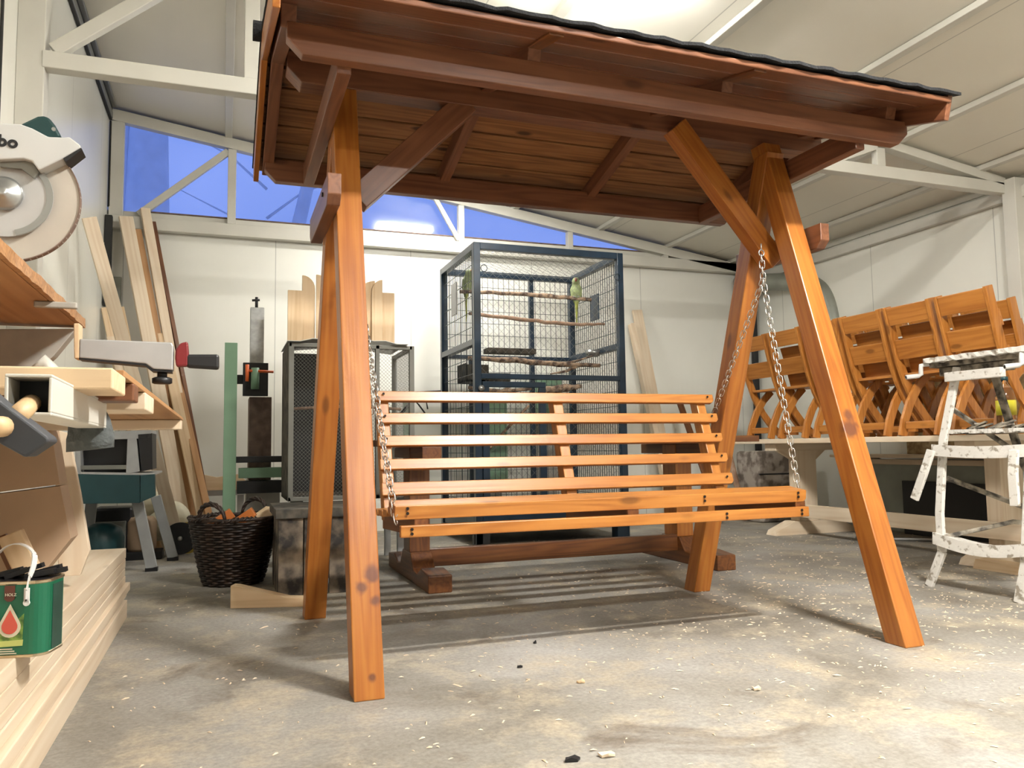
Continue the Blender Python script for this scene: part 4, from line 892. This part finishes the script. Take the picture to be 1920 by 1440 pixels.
# ================================================================== LEFT FOREGROUND
# stack of boards on the floor
bx = -.395
st = [(0, .075, -.378, 3.78), (.078, .10, -.388, 3.85), (.103, .135, -.376, 3.86), (.138, .168, -.392, 3.83), (.171, .20, -.394, 3.83), (.203, .24, -.393, 3.83), (.243, .285, -.392, 3.83)]
for i, (z0, z1, x1, y1) in enumerate(st):
    w_ = .085 if i == 0 else 0
    if i == 0: o = box('pine_board', (-.80, -.3, 0), (x1, y1, z1), M['pale2'])
    else: o = box('pine_board', (-.80, -.3 + .01 * i, z0), (x1, y1, z1 + .0015), M['pale2'])
    tag(o, ['thick pale beam at the bottom of the floor stack', 'pale pine board directly on the bottom beam of the floor stack', 'pale pine board that sticks out slightly, third from the floor', 'pale pine board in the middle of the floor stack', 'pale pine board, third from the top of the floor stack', 'pale pine board, second from the top of the floor stack', 'topmost wide pale pine board of the floor stack'][i], 'board', 'pine boards stacked on the floor')
# leaning MDF sheets behind the tin
y0 = 2.55
def mdfp(pts, y, th, lab, grp=None):
    o = prism('mdf_sheet', [P(*p, y=y) for p in pts], (0, th, 0), M['mdf'], None, bev=.001); tag(o, lab, 'board', 'tan sheets behind the paint tin')
mdfp([(-120, 800), (96, 806), (112, 908), (-120, 938)], 2.6, .12, 'tan fibreboard block with a dark seam, upper one behind the mallet')
mdfp([(-120, 941), (112.5, 911), (133, 1010), (60, 1100), (-120, 1135)], 2.6, .12, 'tan fibreboard block, lower one behind the paint tin')
tag(prism('pale_board', [P(100, 805, y=2.78), P(128, 812, y=2.78), P(150, 925, y=2.78), P(168, 1032, y=2.78), P(150, 1079, y=2.78), P(110, 1081, y=2.78)], (0, .03, 0), M['pale2'], None), 'narrow pale board standing on end beside the tan fibreboard', 'board')
tag(beam('wood_offcut', P(60, 1085, y=2.2), P(20, 1000, y=2.2), .04, .05, M['pale'], None), 'pale stick standing behind the paint tin', 'wood offcut'); 
tag(beam('wood_offcut', P(38, 1085, y=2.24), P(0, 1005, y=2.24), .02, .03, M['stain_dark'], None), 'dark stick standing behind the paint tin handle', 'wood offcut')
# saw bench: thick slab on a steel frame
t = thing('saw_bench', (-.62, 1.5, 1.04), 'heavy rough timber slab bench carrying the circular saw', 'workbench')
box('slab', (-.86, .3, 1.045), (-.38, 2.46, 1.072), M['stain'] if False else M['ply'], t, .004)
mb = MB(); v = []; n = 60
for i in range(n + 1):
    y = lerp(.3, 2.46, i / n); v += [(-.378, y, 1.045), (-.370 + .004 * random.random(), y, 1.046), (-.371 + .003 * random.random(), y, 1.070 + .003 * random.random()), (-.378, y, 1.074)]
f = [(i * 4 + k, i * 4 + (k + 1) % 4, i * 4 + 4 + (k + 1) % 4, i * 4 + 4 + k) for i in range(n) for k in range(4)] + [(0, 1, 2, 3), (n * 4 + 3, n * 4 + 2, n * 4 + 1, n * 4)]
mb.poly(v, f); mb.build('rough_edge', M['slabedge'], t)
# grey dusty casting under the slab
prism('casting', [P(-150, 618, y=2.40), P(143, 616, y=2.40), P(100, 668, y=2.40), P(72, 692, y=2.40), P(-150, 735, y=2.40)], (0, .05, 0), M['dusty_alu'], t)
box('bracket', (-.84, 2.30, .80), (-.80, 2.38, 1.044), M['rust'], t)
for y in (.5, 2.3): box('leg', (-.85, y, 0.29) if True else 0, (-.80, y + .05, .80), M['rust'], t)
# outfeed board with rails below
t = thing('outfeed_table', (-.4, 1.9, .8), 'brown plywood outfeed table on rails below the saw bench', 'table')
box('plywood_top', (-.33, 1.10, .795), (-.12, 2.64, .803), M['ply'], t, .001)
box('plywood_top', (-.80, 1.75, .795), (-.332, 2.64, .803), M['ply'], t, .001)
box('end_rail', (-.78, 2.56, .765), (-.122, 2.63, .794), PA, t)
for k, (y_, y2_, m_) in enumerate(((.98, 1.10, 'pale'), (1.20, 1.26, 'stain_red_shaded'), (1.38, 1.53, 'pale2'))):
    box('cross_bar', (-.33, y_, .770 - .004 * (k == 2)), (-.118, y2_, .794), M[m_], t, .002)
for y_ in (1.76, 2.56): box('leg', (-.78, y_, .29), (-.73, y_ + .05, .794 if y_ < 2 else .765), PA, t)
# silver arm with red lever and black grip
t = thing('saw_fence_arm', (-.21, 1.9, .92), 'silver steel fence arm with dark red lever and black grip', 'saw fence')
Q = lambda px, py, y=2.0: P(px, py, y=y)
prism('arm', [Q(149, 635), Q(322, 642), Q(325, 648), Q(324, 694), Q(287, 692), Q(273, 682), Q(148, 671)], (0, .045, 0), M['grey_alu'], t, bev=.003)
box('mount', (-.41, 2.03, 1.03), (-.322, 2.045, 1.0445), M['dusty_alu'], t)
prism('pad', [Q(138, 606), Q(149, 606), Q(148, 672), Q(139, 672)], (0, .045, 0), M['pale'], t)
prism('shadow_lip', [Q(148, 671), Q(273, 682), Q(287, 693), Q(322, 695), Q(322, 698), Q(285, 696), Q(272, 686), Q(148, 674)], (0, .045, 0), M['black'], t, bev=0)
mb = MB(); c = Q(303, 696); c.y += .022; mb.tube([c, c - Vector((0, 0, .012))], .011, 12); mb.tube([c - Vector((0, 0, .012)), c - Vector((0, 0, .015)), c - Vector((0, 0, .026)), c - Vector((0, 0, .028))], [.015, .022, .022, .018], 16); mb.build('adjusting_knob', M['black'], t, True)
prism('cam_lever', [Q(328, 672), Q(329, 655), Q(338, 643), Q(352, 640), Q(354, 662), Q(352, 686), Q(330, 687)], (0, .03, 0), M['red'], t, bev=.004)
prism('grip', [Q(347, 664), Q(411, 664), Q(411, 692), Q(349, 688)], (0, .032, 0), M['black'], t, bev=.006)
# circular saw: guard housing, disc, flange, motor cover, lettering
ys = 1.90
t = thing('mitre_saw', (-.43, ys, 1.072), 'large grey and dark green circular mitre saw with dusty blade', 'circular saw'); Q = lambda px, py, y=ys: P(px, py, y=y)
c = Q(12, 368, ys + .01); R_ = (Q(151, 368, ys + .01) - c).length
def disc(name, c, r0, r1, th, mat, a0=0, a1=360, n=64, par=t, yo=0):
    pts = []; 
    for k in range(n + 1):
        a = math.radians(lerp(a0, a1, k / n)); pts.append(Vector((c.x + r1 * math.cos(a), c.y + yo, c.z + r1 * math.sin(a))))
    if r0 > 0 or a1 - a0 < 360:
        for k in range(n, -1, -1):
            a = math.radians(lerp(a0, a1, k / n)); pts.append(Vector((c.x + r0 * math.cos(a), c.y + yo, c.z + r0 * math.sin(a))))
    else: pts = pts[:-1]
    return prism(name, pts, (0, th, 0), mat, par, grain=(1, 0, 0), bev=0)
guard = disc('blade_guard', c, 0, R_, .012, M['blade'], 0, 360, 72)
gr = disc('guard_rim', c, R_ * .985, R_ * 1.0, .018, M['rust'], -75, 50, 40, guard, -.003)
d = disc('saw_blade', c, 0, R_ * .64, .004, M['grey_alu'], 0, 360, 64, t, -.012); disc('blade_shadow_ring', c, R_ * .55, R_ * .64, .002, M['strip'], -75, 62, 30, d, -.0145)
lathe('flange', [(0, 0), (.034, 0), (.036, .010), (.030, .016), (.012, .018), (.010, .024), (0, .024)], (c.x, c.y - .012, c.z), M['galv'], t, (0, -1, 0), 32)
Qf = lambda px, py: P(px, py, y=ys - .03)
prism('guard_housing', [Qf(-170, 262), Qf(-60, 236), Qf(0, 230), Qf(38, 232), Qf(60, 240), Qf(90, 256), Qf(117, 257), Qf(130, 256), Qf(151, 272), Qf(152, 277), Qf(118, 297), Qf(72, 319), Qf(60, 302), Qf(44, 297), Qf(0, 299), Qf(-170, 330)], (0, .055, 0), M['sawgrey'], t, bev=.006)
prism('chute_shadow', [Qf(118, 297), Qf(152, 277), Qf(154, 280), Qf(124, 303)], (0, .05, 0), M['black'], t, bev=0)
prism('inner_guard', [P(0, 301, y=ys - .016), P(44, 299, y=ys - .016), P(60, 304, y=ys - .016), P(72, 322, y=ys - .016), P(64, 334, y=ys - .016), P(40, 316, y=ys - .016), P(0, 312, y=ys - .016)], (0, .01, 0), M['greywire'], t, bev=0)
prism('motor_cover', [Q(36, 233), Q(70, 217), Q(82, 216), Q(92, 220), Q(103, 234), Q(115, 256), Q(90, 262), Q(60, 246)], (0, .10, 0), M['teal'], t, bev=.008)
mb = MB(); q = Qf(101, 243); mb.tube([q, q + Vector((0, -.004, 0))], .004, 10); mb.build('screw', M['galv'], t)
box('saw_base', (-.80, 1.84, 1.075), (-.40, 2.12, 1.095), M['dusty_alu'], t)
prism('swing_arm', [Qf(-160, 330), Qf(-110, 330), Qf(-60, 480), Qf(-160, 480)], (0, .09, 0), M['grey_alu'], t)
try:
    fc = bpy.data.curves.new('lettering', 'FONT'); fc.body = 'metabo'; fc.size = .034; fc.extrude = .0008; fc.offset = .0012; fc.space_character = 1.08
    tmp = bpy.data.objects.new('tmp', fc); COL.objects.link(tmp); bpy.context.view_layer.update()
    me = bpy.data.meshes.new_from_object(tmp.evaluated_get(bpy.context.evaluated_depsgraph_get())); bpy.data.objects.remove(tmp)
    wmax = max(v.co.x for v in me.vertices); a = Qf(33, 278); a.y -= .0012
    mwl = Matrix.Translation(a) @ Matrix.Rotation(math.radians(3), 4, 'Y') @ Matrix.Rotation(math.radians(90), 4, 'X') @ Matrix.Translation((-wmax, 0, 0))
    link('lettering', me, M['black'], t, mwl)
except Exception as e: print('font', e)
# steel channel bar behind the blade
# square steel tube pointing at the viewer, with a mallet beside it
t = thing('square_tube', (-.24, 1.3, .76), 'white-painted square steel tube with hollow end pointing at the viewer', 'steel tube')
ta, tb_ = P(53, 740, y=.85), P(172, 778, y=1.30); td_ = (tb_ - ta); fr_ = frame_from(ta, td_, (0, 0, 1)); Lt = td_.length
mb = MB(); e = .003; hh = .0195
for lo, hi in (((0, -hh, -hh), (Lt, hh, -hh + e)), ((0, -hh, hh - e), (Lt, hh, hh)), ((0, -hh, -hh + e), (Lt, -hh + e, hh - e)), ((0, hh - e, -hh + e), (Lt, hh, hh - e))): mb.box(lo, hi)
mb.v = [fr_ @ v for v in mb.v]; mb.build('tube', M['white_steel'], t, bev=.001)
mb = MB(); mb.box((.05, -hh + e, -hh + e), (.07, hh - e, hh - e)); mb.v = [fr_ @ v for v in mb.v]; mb.build('plug', M['black'], t)
t = thing('mallet', (-.22, 1.08, .73), 'black rubber mallet with pale wooden handle stuck into the steel tube', 'mallet')
prism('head', [P(-60, 700, y=.78), P(0, 752, y=.78), P(90, 820, y=.78), P(92, 828, y=.78), P(47, 858, y=.78), P(0, 832, y=.78), P(-60, 780, y=.78)], (0, .04, 0), M['rubber'], t, bev=.004)
mb = MB(); mb.tube([P(34, 778, y=.80), P(58, 756, y=.88)], .0088, 14); mb.tube([P(-20, 800, y=.755), P(6, 800, y=.775)], .0088, 14); mb.build('handle', M['handle'], t, True)
mb = MB(); mb.tube([P(160, 752, y=1.30), P(166, 790, y=1.32), P(168, 820, y=1.32), P(170, 843, y=1.32)], [.020, .028, .031, .030], 14, jit=.15); tag(mb.build('felt_sleeve', M['glove'], smooth=True), 'dark grey felt sleeve hanging from the end of the white steel tube', 'sleeve')
# white dusty bracket between casting and tube
mb = MB(); mb.tube([P(60, 700, y=1.9), P(85, 680, y=1.9), P(100, 700, y=1.9), P(92, 722, y=1.9)], [.012, .02, .018, .012], 10, jit=.3); tag(mb.build('sawdust_clump', M['white_steel'], smooth=True), 'white sawdust-covered bracket under the saw bench corner', 'bracket')
# ------------------------------------------------------------------ paint tin
cx = -.385; tcx, tcy, tz = -.395, 1.95, .2865
t = thing('paint_tin', (tcx, tcy, tz), 'green oil paint tin with white plastic carrying handle', 'paint tin')
def rr(w_, d_, r_, n=6):
    pts = []
    for sx_, sy_, a0 in ((1, 1, 0), (-1, 1, 90), (-1, -1, 180), (1, -1, 270)):
        for k in range(n + 1):
            a = math.radians(a0 + 90 * k / n); pts.append((sx_ * (w_ - r_) + r_ * math.cos(a), sy_ * (d_ - r_) + r_ * math.sin(a)))
    return pts
RZ_ = Matrix.Rotation(math.radians(-12), 3, 'Z')
def ring_solid(name, prof, w_, d_, mat, par):
    base = rr(w_, d_, .03); n = len(base); vs = []; fs = []
    for s_, h in prof:
        for x, y in base: vs.append(Vector((tcx, tcy, tz)) + RZ_ @ Vector((x * s_, y * s_, h)))
    for i in range(len(prof) - 1):
        for k in range(n): fs.append((i * n + k, i * n + (k + 1) % n, (i + 1) * n + (k + 1) % n, (i + 1) * n + k))
    fs += [tuple(range(n - 1, -1, -1)), tuple(range(len(vs) - n, len(vs)))]
    mb = MB(); mb.poly(vs, fs); return mb.build(name, mat, par, bev=0)
tw, td, th_ = .068, .055, .152
ring_solid('body', [(.98, .003), (1, .006), (1, th_ - .006)], tw, td, M['cangreen'], t)
ring_solid('bottom_rim', [(1.0, 0), (1.02, .001), (1.02, .005), (1.0, .006)], tw, td, M['tinedge'], t)
ring_solid('top_rim', [(1.0, th_ - .006), (1.025, th_ - .004), (1.025, th_), (.97, th_ + .001), (.93, th_ - .003), (.90, th_ - .003)], tw, td, M['tinedge'], t)
ring_solid('open_mouth', [(.88, th_ - .004), (.88, th_ - .001), (.8, th_ - .001)], tw, td, M['black'], t)
mb = MB()
for k in range(7):
    a = k * .9; x = .045 * math.cos(a); y = .02 * math.sin(a) + .02; mb.bar(Vector((tcx, tcy, tz)) + RZ_ @ Vector((x - .025, y, th_ + .003)), Vector((tcx, tcy, tz)) + RZ_ @ Vector((x + .03, y + .006, th_ + .012 + .004 * (k % 3))), .02, .010)
mb.build('dried_brush_rest', M['black'], t)
def on_front(u_, v_, off=.0012): return Vector((tcx, tcy, tz)) + RZ_ @ Vector((u_, -td - off, v_))
def decal(name, pts, mat, off, par=t): return prism(name, [on_front(a, b_, off) for a, b_ in pts], RZ_ @ Vector((0, .0006, 0)), mat, par, grain=RZ_ @ Vector((1, 0, 0)), bev=0)
def on_side(u_, v_): return Vector((tcx, tcy, tz)) + RZ_ @ Vector((tw + .001, u_, v_))
prism('side_stripes', [on_side(-.022, .008), on_side(.025, .008), on_side(.025, .14), on_side(-.022, .14)], RZ_ @ Vector((-.0006, 0, 0)), M['candark'], t, bev=0)
decal('leaf_band', [(-.040, .030), (.026, .030), (.028, .088), (.018, .078), (.006, .066), (-.040, .068)], M['leaf'], .0010)
decal('lime_band', [(-.040, .022), (.027, .024), (.028, .036), (-.040, .033)], M['lime'], .0016)
drop = lambda s_, cx_, cz_: [(cx_ + s_ * .021 * math.sin(a), cz_ + s_ * (.021 * -math.cos(a))) for a in [math.radians(q) for q in range(-120, 121, 20)]] + [(cx_, cz_ + s_ * .046)]
decal('drop_border', drop(1.0, .002, .062), M['paledrop'], .0022); decal('red_drop', drop(.72, .002, .063), M['redlabel'], .0030)
decal('brown_tag', [(-.010, .118), (-.004, .113), (.004, .113), (.010, .118), (.010, .145), (-.010, .145)], M['brownlabel'], .0022)
try:
    for body, u_, v_, sz, mat in (('HOLZ', -.0085, .124, .0075, 'paledrop'), ('HOLZ-ÖL', -.0105, .066, .0048, 'paledrop'), ('ÖL', -.005, .059, .005, 'paledrop')):
        if body == 'ÖL': continue
        fc = bpy.data.curves.new('lettering', 'FONT'); fc.body = 'HOLZ' ; fc.size = sz * 1.1; fc.extrude = .0003
        tmp = bpy.data.objects.new('tmp', fc); COL.objects.link(tmp); bpy.context.view_layer.update()
        me = bpy.data.meshes.new_from_object(tmp.evaluated_get(bpy.context.evaluated_depsgraph_get())); bpy.data.objects.remove(tmp)
        if body != 'HOLZ': continue
        link('lettering', me, M[mat], t, Matrix.Translation(on_front(u_, v_, .0032)) @ RZ_.to_4x4() @ Matrix.Rotation(math.radians(90), 4, 'X'))
except Exception as e: print('font', e)
for k in range(3): decal('small_print', [(-.040, .008 + k * .0045), (.016 - .004 * k, .008 + k * .0045), (.016 - .004 * k, .0102 + k * .0045), (-.040, .0102 + k * .0045)], M['paledrop'], .0014)
mb = MB(); n = 28; v = []
for i in range(n + 1):
    a = math.pi * i / n; x = -.012 + .046 * math.cos(a) ; z = th_ + .004 + .068 * math.sin(a)
    if i == 0: pass
    for sgn in (-1, 1):
        nx, nz = math.cos(a), math.sin(a)
        v += [on_front(x - .0, z, .010 + .008 * sgn * .9)] if False else []
ctr = []
for i in range(n + 1):
    a = math.pi * i / n; ctr.append((.034 - .0 + .0 - .047 + .047 * math.cos(a), th_ + .010 + .062 * math.sin(a)))
ctr = [(.034, .118), (.034, .135)] + ctr + [(-.060, .135), (-.060, .118)]
for i in range(len(ctr) - 1):
    (x_, z_), (x2, z2) = ctr[i], ctr[i + 1]
    y_ = .006 + (0 if z_ < th_ else -.055 * min(1, (z_ - th_) / .05)); y2 = .006 + (0 if z2 < th_ else -.055 * min(1, (z2 - th_) / .05))
    mb.bar(on_front(x_, z_, y_), on_front(x2, z2, y2), .0125, .0022, up=RZ_ @ Vector((x_ + .013, .0, z_ - th_ + .001)).normalized() if z_ > th_ else (1, 0, 0))
mb.poly([on_front(.034 + .0065 * math.cos(q * math.pi / 6), .110 + .0065 * math.sin(q * math.pi / 6) , o_) for o_ in (.004, .007) for q in range(12)], [tuple(range(11, -1, -1)), tuple(range(12, 24))] + [(k, (k + 1) % 12, 12 + (k + 1) % 12, 12 + k) for k in range(12)])
h_ = mb.build('carrying_handle', M['white_plastic'], t)
prism('handle_end', [on_front(.0285, .110, .004), on_front(.0395, .110, .004), on_front(.0395, .140, .004), on_front(.0285, .140, .004)], RZ_ @ Vector((0, -.003, 0)), M['white_plastic'], t, bev=.001)
decal('handle_slot', [(.0325, .114), (.0355, .114), (.0355, .132), (.0325, .132)], M['black'], .0085, h_)

# ================================================================== PLANER AND THINGS BEHIND IT
t = thing('thickness_planer', (-.55, 5.2, 0), 'teal and grey thickness planer on a teal stand with grey legs', 'planer'); Y = 5.05
Q = lambda px, py, y=Y: P(px, py, y=y)
prism('stand_skirt', [Q(145, 888), Q(262, 891), Q(263, 943), Q(145, 945)], (0, .55, 0), M['teal2'], t); 
prism('table_bed', [Q(145, 885), Q(290, 887), Q(290, 891), Q(145, 890)], (0, .6, 0), M['grey_alu'], t)
prism('corner_plate', [Q(263, 891, Y - .004), Q(290, 889, Y - .004), Q(291, 930, Y - .004), Q(263, 942, Y - .004)], (0, .06, 0), M['teal2'], t)
prism('side_column', [Q(239, 822), Q(256, 820), Q(262, 884), Q(236, 889)], (0, .35, 0), M['grey_paint'], t)
prism('side_column', [Q(141, 824), Q(150, 824), Q(152, 889), Q(141, 889)], (0, .35, 0), M['grey_paint'], t)
prism('cutter_head', [Q(141, 812), Q(284, 806), Q(284, 822), Q(141, 826)], (0, .4, 0), M['grey_paint'], t); prism('throat', [Q(145, 824, Y + .1), Q(240, 822, Y + .1), Q(240, 885, Y + .1), Q(145, 885, Y + .1)], (0, .2, 0), M['black'], t, bev=0)
prism('feed_roller_bar', [Q(146, 873), Q(237, 872), Q(237, 880), Q(146, 881)], (0, .05, 0), M['greywire'], t)
prism('motor_block', [Q(258, 814), Q(285, 812), Q(286, 880), Q(265, 884)], (0, .3, 0), M['black'], t)
for a, b_, m_ in (((258, 940), (285, 1067), 'grey_paint'), ((292, 930), (325, 1048), 'grey_paint')):
    y_ = 5.18 if a[0] < 270 else 5.62
    p0 = P(*a, y=y_); p1 = P(*b_, y=y_); d = (p1 - p0).normalized(); p1 = p0 + d * ((p0.z - .018) / -d.z)
    o = beam('leg', p0, p1, .06, .05, M[m_], t, (0, 1, 0)); mb = MB(); mb.box((p1.x - .034, p1.y - .03, 0), (p1.x + .034, p1.y + .03, .02)); mb.build('rubber_foot', M['black'], o)
p0 = P(172, 940, y=5.5); beam('leg', p0, (p0.x - .03, 5.5, .0), .06, .05, M['grey_paint'], t, (0, 1, 0))
# dust bags
for i, (pts, r_, lab) in enumerate((([(258, 990), (262, 955), (290, 940), (308, 948)], .085, 'upper cream dust bag behind the planer legs'), ([(268, 1000), (300, 988), (328, 968), (344, 955)], .105, 'lower ribbed cream dust bag lying across behind the planer legs'))):
    mb = MB(); Pp = [P(*p, y=6.0) for p in pts]; mb.tube([Pp[0], Pp[0].lerp(Pp[1], .5), Pp[1], Pp[2], Pp[3], Pp[3] + (Pp[3] - Pp[2]) * .3], [r_ * .5, r_ * .9, r_, r_ * 1.02, r_ * .85, r_ * .25], 18)
    o = smoothmod(mb.build('dust_bag', M['bag'], smooth=True), 1); o.location.y += (.16 if i == 0 else .04); tag(o, lab, 'dust bag', 'dust bags behind the planer')
t = thing('dust_extractor', (-.5, 5.9, 0), 'tan and dark dust extractor body on the floor behind the planer', 'dust extractor')
c = P(268, 1000, y=5.9); box('base', (c.x - .25, 5.72, 0), (c.x + .13, 5.93, .05), M['black'], t); lathe('drum', [(.08, .05), (.09, .07), (.09, .24), (.07, .27)], (c.x, 5.83, 0), M['mdf'], t)
# black grinding disc with yellow disc behind
for i, (px, py, R_, m_, yy, lab) in enumerate(((338, 999, 32, 'blackgloss', 5.90, 'large black round abrasive disc leaning behind the wicker basket'), (352, 990, 31, 'yellow', 5.94, 'yellow disc just behind the black round disc'))):
    c = P(px, py, y=yy); r_ = (P(px + R_, py, y=yy) - c).length; c.z = r_ + .001
    t = thing('abrasive_disc', c, lab, 'disc'); lathe('disc', [(0, 0), (r_, 0), (r_, .012), (0, .012)], c, M[m_], t, (0, -1, 0), 40, False); lathe('hub', [(0, .012), (.016, .012), (.014, .018), (0, .018)], c, M['galv'], t, (0, -1, 0), 16)
# teal vacuum and clutter under the planer
t = thing('vacuum_cleaner', P(190, 1010, y=5.3) * 1, 'teal tank of a vacuum cleaner under the planer', 'vacuum cleaner'); c = P(192, 1015, y=5.35); c.z = 0
lathe('tank', [(.10, .01), (.115, .03), (.12, .19), (.10, .25), (.05, .275), (0, .28)], c, M['teal2'], t); lathe('base', [(.12, 0), (.12, .012), (.10, .012)], c, M['black'], t)
t = thing('machine_motor', (-.75, 5.75, 0), 'black motor unit in the shadow under the planer', 'motor'); c = P(215, 985, y=5.9); box('housing', (c.x - .12, 5.8, 0), (c.x + .12, 6.0, .34), M['black'], t, .02)
box('cooling_fins', (c.x - .10, 5.79, .05), (c.x + .08, 5.80, .25), M['greywire'], t)
tag(box('wall_ledge', (-.30, 6.45, .36), (.18, 6.62, .40), M['grey_alu'], None), 'grey ledge board in front of the back wall behind the green post', 'ledge')
tag(prism('curved_board', [(-.30, 6.44, .402), (.18, 6.44, .402), (.16, 6.44, .47), (.10, 6.44, .52), (-.05, 6.44, .50), (-.18, 6.44, .53), (-.30, 6.44, .60)], (0, .02, 0), M['pale'], None), 'tan board with a wavy top edge on the grey ledge', 'board')
for x in (-.25, .1): tag(box('ledge_leg', (x, 6.5, 0), (x + .05, 6.56, .358), M['grey_alu'], None), 'grey support under the ledge, ' + ('left one' if x < 0 else 'right one'), 'post', 'supports of the ledge')
tag(box('floor_plinth', (-.45, 5.85, 0), (.05, 6.0, .05), M['dusty_alu'], None), 'low pale plinth strip on the floor behind the black disc', 'plinth') if False else None

# ================================================================== FLOOR DEBRIS
mb = MB(); random.seed(11)
for i in range(3400):
    if random.random() < .55: x = random.gauss(2.7, .9); y = random.gauss(2.4, 1.0)
    else: x = random.uniform(-.3, 5.0); y = random.uniform(.9, 5.6)
    if not (-.34 < x < 5.0 and .8 < y < 6.0): continue
    s_ = random.uniform(.0018, .005) * (1.8 if random.random() < .08 else 1); a = random.uniform(0, 6.28); l = s_ * random.uniform(1, 2.6)
    c_, sn_ = math.cos(a), math.sin(a); z = .0008; k = random.uniform(0, .003)
    mb.poly([(x + c_ * l - sn_ * s_ * .5, y + sn_ * l + c_ * s_ * .5, z + k), (x - c_ * l - sn_ * s_ * .5, y - sn_ * l + c_ * s_ * .5, z), (x - c_ * l + sn_ * s_ * .5, y - sn_ * l - c_ * s_ * .5, z), (x + c_ * l + sn_ * s_ * .5, y + sn_ * l - c_ * s_ * .5, z + k * .5),
             (x, y, z + .002 + k)], [(0, 1, 2, 3), (0, 4, 1), (1, 4, 2), (2, 4, 3), (3, 4, 0)])
tag(mb.build('wood_shavings', M['pale2']), 'pale sawdust flakes and shavings scattered over the concrete floor', 'wood shavings', kind='stuff')
def scrap(name, px, py, s_, mat, lab, cat='wood chip'):
    p = P(px, py, z=0); n = 7; mb = MB(); pts = [(p.x + s_ * (.6 + .5 * random.random()) * math.cos(2 * math.pi * k / n) * 1.4, p.y + s_ * (.6 + .5 * random.random()) * math.sin(2 * math.pi * k / n), .001 + .006 * random.random() * (k % 2)) for k in range(n)]
    o = prism(name, pts, (0, 0, .005), mat, None, bev=0); tag(o, lab, cat)
scrap('wood_chip', 1090, 1281, .010, M['pale'], 'small orange wood chip on the floor in front of the bench')
scrap('bark_scrap', 1072, 1427, .014, M['black'], 'black curled scrap on the floor at the bottom edge', 'scrap')
scrap('bark_scrap', 975, 1252, .008, M['black'], 'small black sliver on the floor in front of the left front leg side', 'scrap')
scrap('bark_scrap', 1003, 1207, .006, M['black'], 'tiny black scrap in the bright floor strip under the bench', 'scrap')
scrap('wood_chip', 1140, 1418, .018, M['pale2'], 'long pale shaving on the floor near the bottom edge', 'wood chip')
scrap('wood_chip', 1420, 1294, .012, M['pale2'], 'curled pale shaving right of the orange chip')
